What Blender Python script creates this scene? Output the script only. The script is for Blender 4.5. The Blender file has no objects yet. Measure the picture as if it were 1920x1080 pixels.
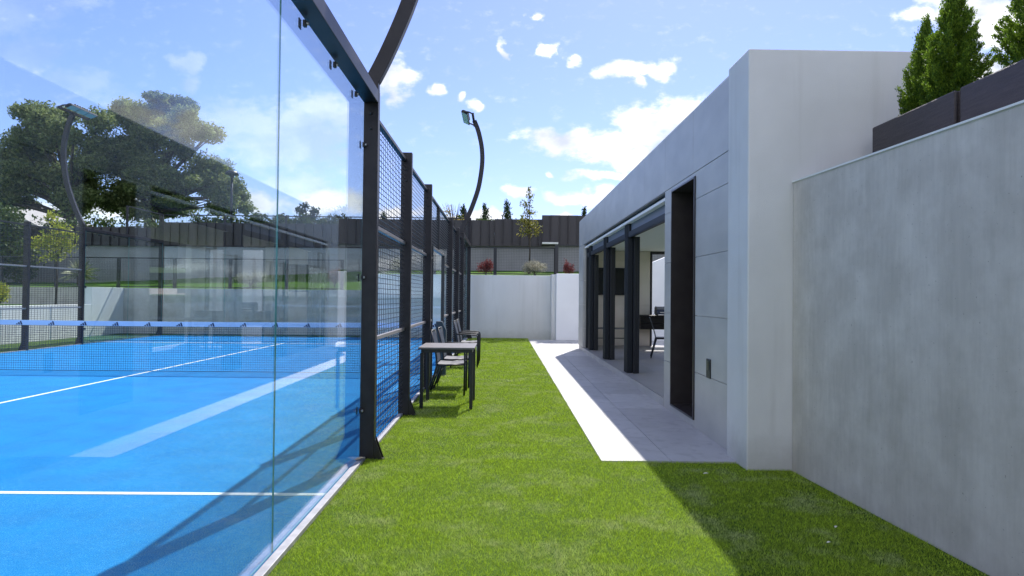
import bpy, math, random
import numpy as np
from mathutils import Vector, Matrix, Euler
random.seed(7); RNG = np.random.default_rng(7)
R = math.radians
scene = bpy.context.scene
COL = scene.collection

# ------------------------------------------------------------------ camera
YAW, PITCH, ROLL = 0.014010, 0.014137, 0.010294
cam_d = bpy.data.cameras.new('camera'); cam = bpy.data.objects.new('camera', cam_d); COL.objects.link(cam)
cam_d.sensor_width = 36.0; cam_d.lens = 1214.2 / 1920 * 36; cam_d.clip_start = 0.05; cam_d.clip_end = 3000
F = Vector((math.sin(YAW) * math.cos(PITCH), math.cos(YAW) * math.cos(PITCH), math.sin(PITCH)))
Rt = Vector((math.cos(YAW), -math.sin(YAW), 0)); Up = Rt.cross(F)
rx = Rt * math.cos(ROLL) + Up * math.sin(ROLL); ux = -Rt * math.sin(ROLL) + Up * math.cos(ROLL)
cam.matrix_world = Matrix(((rx.x, ux.x, -F.x, 1.1959), (rx.y, ux.y, -F.y, -1.4503), (rx.z, ux.z, -F.z, 1.3871), (0, 0, 0, 1)))
scene.camera = cam
scene.render.engine = 'CYCLES'
scene.cycles.use_denoising = True
scene.cycles.transparent_max_bounces = 40
scene.cycles.max_bounces = 10; scene.cycles.diffuse_bounces = 5; scene.cycles.glossy_bounces = 5
scene.cycles.caustics_reflective = False; scene.cycles.caustics_refractive = False
scene.cycles.sample_clamp_indirect = 6
scene.view_settings.view_transform = 'Standard'; scene.view_settings.look = 'None'
scene.view_settings.exposure = 0.84; scene.view_settings.gamma = 1.0

# ------------------------------------------------------------------ sun and sky
SUN_EL, SUN_AZ = R(51.5), R(18.1)          # azimuth measured from +Y towards +X
sdir = Vector((math.sin(SUN_AZ) * math.cos(SUN_EL), math.cos(SUN_AZ) * math.cos(SUN_EL), math.sin(SUN_EL)))
sl = bpy.data.lights.new('sun', 'SUN'); sl.energy = 4.2; sl.angle = R(0.53); sl.color = (1.0, 0.955, 0.89)
so = bpy.data.objects.new('sun', sl); COL.objects.link(so); so.rotation_euler = sdir.to_track_quat('Z', 'Y').to_euler()

CLOUDS = [(-0.175, 0.334, 0.0362, 0.0362), (-0.111, 0.323, 0.0198, 0.0082), (-0.068, 0.312, 0.0107, 0.0066), (-0.048, 0.294, 0.0214, 0.0082), (-0.001, 0.385, 0.0107, 0.0165), (0.047, 0.433, 0.0148, 0.0066), (0.06, 0.383, 0.0115, 0.0148), (0.098, 0.366, 0.0181, 0.0107), (0.176, 0.358, 0.0395, 0.0148), (0.251, 0.356, 0.0297, 0.0165), (0.202, 0.34, 0.0214, 0.0132), (0.222, 0.358, 0.0453, 0.0091), (0.078, 0.245, 0.07, 0.0214), (0.152, 0.241, 0.0906, 0.028), (0.227, 0.269, 0.0618, 0.0329), (0.273, 0.287, 0.0535, 0.0264), (0.211, 0.215, 0.07, 0.0198), (0.161, 0.191, 0.0618, 0.0091), (0.078, 0.195, 0.0132, 0.0033), (0.012, 0.167, 0.0329, 0.0115), (0.087, 0.159, 0.0395, 0.0099), (0.153, 0.155, 0.0412, 0.0198), (-0.045, 0.122, 0.0577, 0.0099), (0.095, 0.129, 0.028, 0.0058), (0.327, 0.242, 0.1236, 0.0618), (0.444, 0.256, 0.1153, 0.0494), (0.578, 0.274, 0.0824, 0.0371), (0.662, 0.309, 0.0659, 0.0371), (0.738, 0.356, 0.0741, 0.0412), (0.713, 0.457, 0.0783, 0.0494), (0.789, 0.441, 0.0988, 0.0494), (0.873, 0.4, 0.1071, 0.0741), (0.649, 0.447, 0.0371, 0.0132), (0.485, 0.354, 0.0346, 0.0132), (0.477, 0.329, 0.028, 0.0115), (1.01, 0.479, 0.1647, 0.0988), (0.645, 0.204, 0.2471, 0.0494), (0.319, 0.158, 0.0988, 0.0297), (0.444, 0.139, 0.1236, 0.0198), (-0.389, 0.137, 0.0659, 0.0214), (-0.267, 0.147, 0.0741, 0.0214), (-0.609, 0.134, 0.14, 0.028), (-0.176, 0.131, 0.0577, 0.0132), (-0.812, 0.177, 0.0988, 0.0412)]

def make_world():
    w = bpy.data.worlds.new('World'); scene.world = w; w.use_nodes = True
    nt = w.node_tree; N = nt.nodes; L = nt.links; N.clear()
    def n(t, **k):
        x = N.new(t)
        for a, b in k.items(): setattr(x, a, b)
        return x
    def m(op, a, b=None, clamp=False):
        x = n('ShaderNodeMath', operation=op, use_clamp=clamp)
        for i, v in enumerate((a, b)):
            if v is None: continue
            if isinstance(v, (int, float)): x.inputs[i].default_value = v
            else: L.new(v, x.inputs[i])
        return x.outputs[0]
    sky = n('ShaderNodeTexSky', sky_type='NISHITA', sun_disc=False, sun_elevation=SUN_EL, sun_rotation=SUN_AZ,
            altitude=300, air_density=1.0, dust_density=0.6, ozone_density=2.2)
    tc = n('ShaderNodeTexCoord'); sep = n('ShaderNodeSeparateXYZ'); L.new(tc.outputs['Generated'], sep.inputs[0])
    yy = m('MAXIMUM', m('ABSOLUTE', sep.outputs[1]), 0.05)
    u = m('DIVIDE', sep.outputs[0], yy); v = m('DIVIDE', sep.outputs[2], yy)
    cmb = n('ShaderNodeCombineXYZ'); L.new(u, cmb.inputs[0]); L.new(v, cmb.inputs[1])
    L.new(m('LESS_THAN', sep.outputs[1], 0.0), cmb.inputs[2])   # northern and southern halves of the sky use different noise
    uv = cmb.outputs[0]
    # wobble the cloud outlines
    nw = n('ShaderNodeTexNoise'); nw.inputs['Scale'].default_value = 16; nw.inputs['Detail'].default_value = 7
    L.new(uv, nw.inputs['Vector'])
    sub = n('ShaderNodeVectorMath', operation='SUBTRACT'); L.new(nw.outputs['Color'], sub.inputs[0]); sub.inputs[1].default_value = (.5, .5, .5)
    mul = n('ShaderNodeVectorMath', operation='MULTIPLY'); L.new(sub.outputs[0], mul.inputs[0]); mul.inputs[1].default_value = (.115, .048, 0)
    add = n('ShaderNodeVectorMath', operation='ADD'); L.new(uv, add.inputs[0]); L.new(mul.outputs[0], add.inputs[1])
    wuv = add.outputs[0]
    acc = None
    for cu, cv, a, b in CLOUDS:
        mp = n('ShaderNodeMapping', vector_type='TEXTURE'); L.new(wuv, mp.inputs[0])
        mp.inputs['Location'].default_value = (cu, cv, 0); mp.inputs['Scale'].default_value = (a * 1.2, b * 1.35, 1e3)
        g = n('ShaderNodeTexGradient', gradient_type='SPHERICAL'); L.new(mp.outputs[0], g.inputs[0])
        if acc is None: acc = g.outputs[1]
        else:
            acc = m('SMOOTH_MAX', acc, g.outputs[1]); acc.node.inputs[2].default_value = 0.08
    # loose cumulus for the rest of the sky
    nb = n('ShaderNodeTexNoise'); nb.inputs['Scale'].default_value = 3.2; nb.inputs['Detail'].default_value = 3
    mpb = n('ShaderNodeMapping'); mpb.inputs['Scale'].default_value = (1, 2.2, 7); L.new(tc.outputs['Generated'], mpb.inputs[0]); L.new(mpb.outputs[0], nb.inputs['Vector'])
    back = m('MULTIPLY', m('LESS_THAN', sep.outputs[1], 0.02), m('MULTIPLY', m('SUBTRACT', nb.outputs['Fac'], 0.48, True), 6.0))
    front = m('MULTIPLY', acc, m('GREATER_THAN', sep.outputs[1], 0.02))
    base = m('MAXIMUM', front, back)
    nz = n('ShaderNodeTexNoise'); nz.inputs['Scale'].default_value = 30; nz.inputs['Detail'].default_value = 9; nz.inputs['Roughness'].default_value = .62
    st = n('ShaderNodeMapping'); st.inputs['Scale'].default_value = (1, 1.7, 1); L.new(uv, st.inputs[0]); L.new(st.outputs[0], nz.inputs['Vector'])
    d = m('ADD', base, m('MULTIPLY', m('SUBTRACT', nz.outputs['Fac'], 0.5), 1.25))
    mr = n('ShaderNodeMapRange', interpolation_type='SMOOTHSTEP'); L.new(d, mr.inputs[0])
    mr.inputs[1].default_value = 0.08; mr.inputs[2].default_value = 0.70
    dens = m('MULTIPLY', mr.outputs[0], m('MULTIPLY', base, 9.0, True))
    # cloud colour: white tops, slightly grey bodies
    nc = n('ShaderNodeTexNoise'); nc.inputs['Scale'].default_value = 9; nc.inputs['Detail'].default_value = 5; L.new(st.outputs[0], nc.inputs['Vector'])
    cr = n('ShaderNodeValToRGB'); L.new(nc.outputs['Fac'], cr.inputs[0])
    cr.color_ramp.elements[0].position = .36; cr.color_ramp.elements[0].color = (2.9, 3.15, 3.7, 1)
    cr.color_ramp.elements[1].position = .60; cr.color_ramp.elements[1].color = (5.8, 5.8, 5.9, 1)
    tint = n('ShaderNodeMix', data_type='RGBA', blend_type='MULTIPLY'); tint.inputs[0].default_value = 1.0
    L.new(sky.outputs[0], tint.inputs[6]); tint.inputs[7].default_value = SKY_TINT
    # front-lit clouds behind the camera, out of view, boosted to fill shaded walls
    fr = n('ShaderNodeMapRange'); L.new(sep.outputs[1], fr.inputs[0]); fr.inputs[1].default_value = .15; fr.inputs[2].default_value = -.5; fr.inputs[3].default_value = 1.0; fr.inputs[4].default_value = 2.2
    cm = n('ShaderNodeVectorMath', operation='SCALE'); L.new(cr.outputs[0], cm.inputs[0]); L.new(fr.outputs[0], cm.inputs['Scale'])
    mix = n('ShaderNodeMix', data_type='RGBA'); L.new(dens, mix.inputs[0]); L.new(tint.outputs[2], mix.inputs[6]); L.new(cm.outputs[0], mix.inputs[7])
    bg = n('ShaderNodeBackground'); L.new(mix.outputs[2], bg.inputs[0]); bg.inputs[1].default_value = 0.15
    out = n('ShaderNodeOutputWorld'); L.new(bg.outputs[0], out.inputs[0])
SKY_TINT = (.56, .56, .76, 1)
make_world()

# ------------------------------------------------------------------ materials
def newmat(name):
    m = bpy.data.materials.new(name); m.use_nodes = True
    return m, m.node_tree, m.node_tree.nodes['Principled BSDF']
def node(nt, t, **k):
    x = nt.nodes.new(t)
    for a, b in k.items(): setattr(x, a, b)
    return x
def rgba(c): return (c[0], c[1], c[2], 1)
def mat(name, c, rough=.5, metal=0, c2=None, scale=6, stretch=(1, 1, 1), bump=0, bscale=None, lo=.35, hi=.65, island=0, spec=.5, detail=6, c3=None, scale3=40, lo3=.5, hi3=.7, dirt=0):
    m, nt, b = newmat(name); L = nt.links
    b.inputs['Roughness'].default_value = rough; b.inputs['Metallic'].default_value = metal
    b.inputs['Specular IOR Level'].default_value = spec
    col = None
    tc = node(nt, 'ShaderNodeTexCoord')
    mp = node(nt, 'ShaderNodeMapping'); mp.inputs['Scale'].default_value = stretch
    L.new(tc.outputs['Object'], mp.inputs[0])
    if c2 is not None:
        nz = node(nt, 'ShaderNodeTexNoise'); nz.inputs['Scale'].default_value = scale; nz.inputs['Detail'].default_value = detail
        L.new(mp.outputs[0], nz.inputs['Vector'])
        r = node(nt, 'ShaderNodeValToRGB'); L.new(nz.outputs['Fac'], r.inputs[0])
        r.color_ramp.elements[0].position = lo; r.color_ramp.elements[0].color = rgba(c)
        r.color_ramp.elements[1].position = hi; r.color_ramp.elements[1].color = rgba(c2)
        col = r.outputs[0]
    if c3 is not None:
        nz = node(nt, 'ShaderNodeTexNoise'); nz.inputs['Scale'].default_value = scale3; nz.inputs['Detail'].default_value = 3
        L.new(tc.outputs['Object'], nz.inputs['Vector'])
        mr = node(nt, 'ShaderNodeMapRange'); L.new(nz.outputs['Fac'], mr.inputs[0]); mr.inputs[1].default_value = lo3; mr.inputs[2].default_value = hi3
        mx = node(nt, 'ShaderNodeMix', data_type='RGBA'); L.new(mr.outputs[0], mx.inputs[0])
        if col is not None: L.new(col, mx.inputs[6])
        else: mx.inputs[6].default_value = rgba(c)
        mx.inputs[7].default_value = rgba(c3); col = mx.outputs[2]
    if island:
        ge = node(nt, 'ShaderNodeNewGeometry'); hs = node(nt, 'ShaderNodeHueSaturation')
        mr = node(nt, 'ShaderNodeMapRange'); L.new(ge.outputs['Random Per Island'], mr.inputs[0])
        mr.inputs[3].default_value = 1 - island; mr.inputs[4].default_value = 1 + island
        L.new(mr.outputs[0], hs.inputs['Value'])
        if col is not None: L.new(col, hs.inputs['Color'])
        else: hs.inputs['Color'].default_value = rgba(c)
        col = hs.outputs[0]
    if dirt:      # splash marks along the foot and faint runs below the top
        sp = node(nt, 'ShaderNodeSeparateXYZ'); L.new(tc.outputs['Object'], sp.inputs[0])
        dn = node(nt, 'ShaderNodeTexNoise'); dn.inputs['Scale'].default_value = 5; dn.inputs['Detail'].default_value = 7; dn.inputs['Roughness'].default_value = .7
        L.new(tc.outputs['Object'], dn.inputs['Vector'])
        ad = node(nt, 'ShaderNodeMath', operation='MULTIPLY_ADD'); L.new(dn.outputs['Fac'], ad.inputs[0]); ad.inputs[1].default_value = -.55; L.new(sp.outputs[2], ad.inputs[2])
        mr = node(nt, 'ShaderNodeMapRange'); L.new(ad.outputs[0], mr.inputs[0]); mr.inputs[1].default_value = -.25; mr.inputs[2].default_value = .05; mr.inputs[3].default_value = dirt; mr.inputs[4].default_value = 0
        ms_ = node(nt, 'ShaderNodeMapping'); ms_.inputs['Scale'].default_value = (5, 5, .35); L.new(tc.outputs['Object'], ms_.inputs[0])
        rn = node(nt, 'ShaderNodeTexNoise'); rn.inputs['Scale'].default_value = 1.6; rn.inputs['Detail'].default_value = 5; L.new(ms_.outputs[0], rn.inputs['Vector'])
        rr = node(nt, 'ShaderNodeMapRange'); L.new(rn.outputs['Fac'], rr.inputs[0]); rr.inputs[1].default_value = .56; rr.inputs[2].default_value = .76; rr.inputs[4].default_value = dirt * .45
        mm = node(nt, 'ShaderNodeMath', operation='MAXIMUM'); L.new(mr.outputs[0], mm.inputs[0]); L.new(rr.outputs[0], mm.inputs[1])
        mx = node(nt, 'ShaderNodeMix', data_type='RGBA'); L.new(mm.outputs[0], mx.inputs[0]); L.new(col, mx.inputs[6]); mx.inputs[7].default_value = (c[0] * .45, c[1] * .42, c[2] * .36, 1); col = mx.outputs[2]
    if col is not None: L.new(col, b.inputs['Base Color'])
    else: b.inputs['Base Color'].default_value = rgba(c)
    if bump:
        nb = node(nt, 'ShaderNodeTexNoise'); nb.inputs['Scale'].default_value = bscale or scale * 8; nb.inputs['Detail'].default_value = 4
        L.new(mp.outputs[0] if bscale is None else tc.outputs['Object'], nb.inputs['Vector'])
        bp = node(nt, 'ShaderNodeBump'); bp.inputs['Strength'].default_value = bump; bp.inputs['Distance'].default_value = .01
        L.new(nb.outputs['Fac'], bp.inputs['Height']); L.new(bp.outputs[0], b.inputs['Normal'])
    return m
def leafmat(name, c, c2, trans=.35, rough=.55):
    m, nt, b = newmat(name); L = nt.links
    ge = node(nt, 'ShaderNodeNewGeometry'); r = node(nt, 'ShaderNodeValToRGB'); L.new(ge.outputs['Random Per Island'], r.inputs[0])
    r.color_ramp.elements[0].color = rgba(c); r.color_ramp.elements[1].color = rgba(c2)
    L.new(r.outputs[0], b.inputs['Base Color']); b.inputs['Roughness'].default_value = rough; b.inputs['Specular IOR Level'].default_value = .3
    tr = node(nt, 'ShaderNodeBsdfTranslucent'); L.new(r.outputs[0], tr.inputs[0])
    ms = node(nt, 'ShaderNodeMixShader'); ms.inputs[0].default_value = trans
    L.new(b.outputs[0], ms.inputs[1]); L.new(tr.outputs[0], ms.inputs[2]); L.new(ms.outputs[0], nt.nodes['Material Output'].inputs[0])
    return m
def glassmat(name, tint, f0=.045, edge=1.0):
    m, nt, b = newmat(name); L = nt.links; nt.nodes.remove(b)
    ge = node(nt, 'ShaderNodeNewGeometry')
    dt = node(nt, 'ShaderNodeVectorMath', operation='DOT_PRODUCT'); L.new(ge.outputs['Normal'], dt.inputs[0]); L.new(ge.outputs['Incoming'], dt.inputs[1])
    ab = node(nt, 'ShaderNodeMath', operation='ABSOLUTE'); L.new(dt.outputs['Value'], ab.inputs[0])
    om = node(nt, 'ShaderNodeMath', operation='SUBTRACT'); om.inputs[0].default_value = 1; L.new(ab.outputs[0], om.inputs[1])
    pw = node(nt, 'ShaderNodeMath', operation='POWER'); L.new(om.outputs[0], pw.inputs[0]); pw.inputs[1].default_value = 5
    ma = node(nt, 'ShaderNodeMath', operation='MULTIPLY_ADD'); L.new(pw.outputs[0], ma.inputs[0]); ma.inputs[1].default_value = (1 - f0) * edge; ma.inputs[2].default_value = f0
    tr = node(nt, 'ShaderNodeBsdfTransparent'); tr.inputs[0].default_value = rgba(tint)
    gl = node(nt, 'ShaderNodeBsdfGlossy'); gl.inputs['Roughness'].default_value = 0.0; gl.inputs[0].default_value = (1, 1, 1, 1)
    ms = node(nt, 'ShaderNodeMixShader'); L.new(ma.outputs[0], ms.inputs[0]); L.new(tr.outputs[0], ms.inputs[1]); L.new(gl.outputs[0], ms.inputs[2])
    L.new(ms.outputs[0], nt.nodes['Material Output'].inputs[0])
    return m

M = {}
M['steel'] = mat('dark_bronze_steel', (.011, .008, .010), .40, .0, c2=(.020, .016, .018), scale=9, bump=.08, bscale=400, spec=.35)
M['black'] = mat('black_steel', (.010, .011, .014), .4)
M['wire'] = mat('black_wire', (.016, .018, .022), .4, .3)
M['alu'] = mat('brushed_steel', (.55, .55, .56), .32, .9)
M['kerb'] = mat('galvanised_kerb', (.36, .36, .38), .5, .2, c2=(.27, .27, .29), scale=14)
M['gardenwall'] = mat('pale_grey_render', (.66, .65, .63), .8, c2=(.74, .73, .71), scale=1.1, stretch=(1, 1, .5), bump=.15, bscale=90, dirt=.3)
M['sidewall'] = mat('pale_precast_concrete', (.70, .68, .64), .8, c2=(.78, .76, .72), scale=1.4, stretch=(1, 1, .4))
M['tile_in'] = mat('beige_interior_tile', (.66, .59, .50), .5, c2=(.72, .65, .56), scale=2, island=.04)
M['slate'] = mat('slate_aluminium', (.016, .019, .024), .5, 0, spec=.25)
M['blind'] = mat('pale_blind', (.14, .16, .20), .45)
M['floor'] = mat('indoor_porcelain', (.25, .24, .245), .4, c2=(.29, .28, .28), scale=3, island=.05)
M['rail'] = mat('grey_rail', (.30, .28, .28), .35, .5)
M['cover'] = mat('dark_post_cover', (.012, .03, .045), .4)
M['glass'] = glassmat('court_glass', (.945, .985, .992), .045, .92)
M['glass_edge'] = mat('glass_edge', (.10, .30, .30), .15)
M['pane'] = glassmat('window_glass', (.72, .76, .78), .06)
M['court'] = mat('blue_court_turf', (.000, .168, .45), .85, c2=(.000, .205, .52), scale=2.2, c3=(.07, .36, .74), scale3=120, lo3=.56, hi3=.80, bump=.5, bscale=420, spec=.2)
M['line'] = mat('white_line', (.80, .82, .82), .8, c2=(.68, .72, .74), scale=60, spec=.2)
M['turf'] = mat('green_turf', (.05, .10, .008), .9, c2=(.075, .13, .012), scale=1.5, c3=(.030, .075, .010), scale3=170, lo3=.45, hi3=.7, bump=.8, bscale=260, spec=.15)
M['blade'] = None
M['lawn'] = mat('lawn', (.07, .15, .012), .9, c2=(.04, .09, .010), scale=2.5, bump=.8, bscale=60, spec=.1)
M['paving'] = mat('porcelain_paving', (.42, .41, .40), .5, c2=(.47, .46, .45), scale=3, island=.14, c3=(.33, .32, .31), scale3=9, lo3=.52, hi3=.8, bump=.04, bscale=120)
M['tile'] = mat('porcelain_tile', (.40, .39, .37), .42, c2=(.47, .455, .43), scale=1.8, stretch=(1, 1, 1.8), island=.03, bump=.03, bscale=150)
M['plaster'] = mat('white_plaster', (.60, .59, .575), .75, c2=(.66, .65, .635), scale=1.6, bump=.35, bscale=180, dirt=.35)
M['white'] = mat('white_wall_paint', (.80, .81, .83), .7, c2=(.74, .75, .77), scale=1.2, bump=.2, bscale=120)
M['interior'] = mat('interior_plaster', (.82, .81, .80), .8)
M['cladding'] = mat('brown_metal_cladding', (.034, .028, .029), .5, c2=(.046, .038, .039), scale=1.2, stretch=(3, 3, .5), island=.12)
M['greywall'] = mat('grey_render', (.23, .225, .22), .85, c2=(.29, .285, .28), scale=1.5, stretch=(1, 1, .4))
M['niche'] = mat('dark_niche_metal', (.030, .024, .024), .33, c2=(.04, .033, .032), scale=6)
M['planter'] = mat('brown_composite', (.040, .032, .034), .5, c2=(.058, .047, .048), scale=5, stretch=(1, 1, 14), bump=.4)
M['oak_leaf'] = leafmat('oak_leaf', (.065, .100, .030), (.28, .32, .12), .5)
M['bark'] = mat('bark', (.07, .055, .04), .9, c2=(.03, .024, .018), scale=9, bump=.6)
M['thuja'] = leafmat('thuja_leaf', (.045, .105, .012), (.22, .33, .025), .5)
M['cypress'] = leafmat('cypress_leaf', (.010, .026, .008), (.035, .060, .014), .15)
M['hedge'] = leafmat('hedge_leaf', (.03, .06, .012), (.10, .14, .03), .25)
M['young'] = leafmat('young_leaf', (.08, .11, .02), (.30, .26, .05), .4)
M['yellow'] = leafmat('yellow_leaf', (.20, .26, .03), (.48, .46, .05), .45)
M['autumn'] = leafmat('autumn_leaf', (.22, .16, .04), (.55, .42, .14), .4)
M['red'] = leafmat('red_leaf', (.12, .018, .02), (.33, .07, .06), .3)
M['silver'] = leafmat('silver_leaf', (.26, .25, .16), (.58, .55, .44), .3)
M['yucca'] = leafmat('yucca_leaf', (.10, .15, .06), (.38, .38, .20), .2)
M['sling'] = mat('navy_sling_fabric', (.020, .030, .055), .55, c2=(.03, .045, .075), scale=300)
M['seat'] = mat('grey_sling_fabric', (.11, .11, .12), .6, c2=(.15, .15, .16), scale=300)
M['tabletop'] = mat('grey_table_top', (.125, .118, .118), .45, c2=(.15, .14, .14), scale=12)
M['tape'] = mat('blue_white_tape', (.50, .66, .92), .6)
M['logo'] = mat('navy_print', (.008, .02, .08), .6)
M['net'] = mat('navy_net_cord', (.006, .02, .07), .6)
M['tv'] = mat('tv_screen', (.004, .004, .005), .12)
M['gloss_black'] = mat('gloss_black', (.006, .006, .007), .35, spec=.2)
M['led'] = mat('floodlight_lens', (.38, .50, .52), .15)
M['roof'] = mat('roof_membrane', (.25, .25, .25), .8)
M['house'] = mat('house_render', (.62, .58, .55), .8)
M['rooftile'] = mat('grey_roof_tiles', (.30, .27, .26), .8, c2=(.36, .33, .31), scale=3)
M['soil'] = mat('soil', (.05, .035, .025), .9)
M['dry'] = mat('dry_leaf', (.45, .36, .25), .8)
M['petal'] = mat('pale_petal', (.75, .72, .60), .7)
M['whiteplastic'] = mat('white_plastic', (.75, .75, .73), .4)

def concrete():
    m, nt, b = newmat('stained_concrete'); L = nt.links
    tc = node(nt, 'ShaderNodeTexCoord')
    def nz(scale, st, det=6, rough=.55):
        mp = node(nt, 'ShaderNodeMapping'); mp.inputs['Scale'].default_value = st; L.new(tc.outputs['Object'], mp.inputs[0])
        x = node(nt, 'ShaderNodeTexNoise'); x.inputs['Scale'].default_value = scale; x.inputs['Detail'].default_value = det; x.inputs['Roughness'].default_value = rough
        L.new(mp.outputs[0], x.inputs['Vector']); return x.outputs['Fac']
    def ramp(f, p0, c0, p1, c1):
        r = node(nt, 'ShaderNodeValToRGB'); L.new(f, r.inputs[0]); r.color_ramp.elements[0].position = p0; r.color_ramp.elements[0].color = c0
        r.color_ramp.elements[1].position = p1; r.color_ramp.elements[1].color = c1; return r.outputs[0]
    def mulc(a, c):
        x = node(nt, 'ShaderNodeMix', data_type='RGBA', blend_type='MULTIPLY'); x.inputs[0].default_value = 1; L.new(a, x.inputs[6]); L.new(c, x.inputs[7]); return x.outputs[2]
    a = ramp(nz(.9, (1, 1, .8), 5), .30, (.50, .465, .425, 1), .70, (.60, .56, .515, 1))
    streak = ramp(nz(1.9, (1, 2.2, .14), 6, .6), .32, (.90, .895, .88, 1), .60, (1, 1, 1, 1))
    fine = ramp(nz(14, (1, 2.5, .25), 4, .6), .30, (.92, .92, .915, 1), .6, (1, 1, 1, 1))
    blot = ramp(nz(3.4, (1, 1, 1), 7, .62), .40, (.86, .85, .83, 1), .64, (1.04, 1.04, 1.03, 1))
    pits = ramp(nz(55, (1, 1, 1), 2), .22, (.45, .45, .45, 1), .30, (1, 1, 1, 1))
    c = mulc(mulc(mulc(mulc(a, streak), fine), blot), pits)
    L.new(c, b.inputs['Base Color']); b.inputs['Roughness'].default_value = .62
    bp = node(nt, 'ShaderNodeBump'); bp.inputs['Strength'].default_value = .25; bp.inputs['Distance'].default_value = .006
    L.new(nz(30, (1, 1, .5), 5), bp.inputs['Height']); L.new(bp.outputs[0], b.inputs['Normal'])
    return m
M['concrete'] = concrete()
M['blade'] = leafmat('turf_blade', (.162, .255, .008), (.56, .74, .055), .30, .5)
def sandy_blades(m):
    nt = m.node_tree; L = nt.links; ramp = [x for x in nt.nodes if x.type == 'VALTORGB'][0]; tc = node(nt, 'ShaderNodeTexCoord')
    a = node(nt, 'ShaderNodeTexNoise'); a.inputs['Scale'].default_value = 2.2; a.inputs['Detail'].default_value = 6; a.inputs['Roughness'].default_value = .7; L.new(tc.outputs['Object'], a.inputs['Vector'])
    mr = node(nt, 'ShaderNodeMapRange'); L.new(a.outputs['Fac'], mr.inputs[0]); mr.inputs[1].default_value = .50; mr.inputs[2].default_value = .70; mr.inputs[4].default_value = .75
    mx = node(nt, 'ShaderNodeMix', data_type='RGBA'); L.new(mr.outputs[0], mx.inputs[0]); L.new(ramp.outputs[0], mx.inputs[6]); mx.inputs[7].default_value = (.62, .63, .34, 1)
    f = node(nt, 'ShaderNodeTexNoise'); f.inputs['Scale'].default_value = 38; f.inputs['Detail'].default_value = 4; L.new(tc.outputs['Object'], f.inputs['Vector'])
    fr = node(nt, 'ShaderNodeMapRange'); L.new(f.outputs['Fac'], fr.inputs[0]); fr.inputs[1].default_value = .32; fr.inputs[2].default_value = .68; fr.inputs[3].default_value = .66; fr.inputs[4].default_value = 1.28
    sc = node(nt, 'ShaderNodeVectorMath', operation='SCALE'); L.new(mx.outputs[2], sc.inputs[0]); L.new(fr.outputs[0], sc.inputs['Scale'])
    for l in list(ramp.outputs[0].links):
        if l.to_node != mx: L.new(sc.outputs[0], l.to_socket)
sandy_blades(M['blade'])

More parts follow.
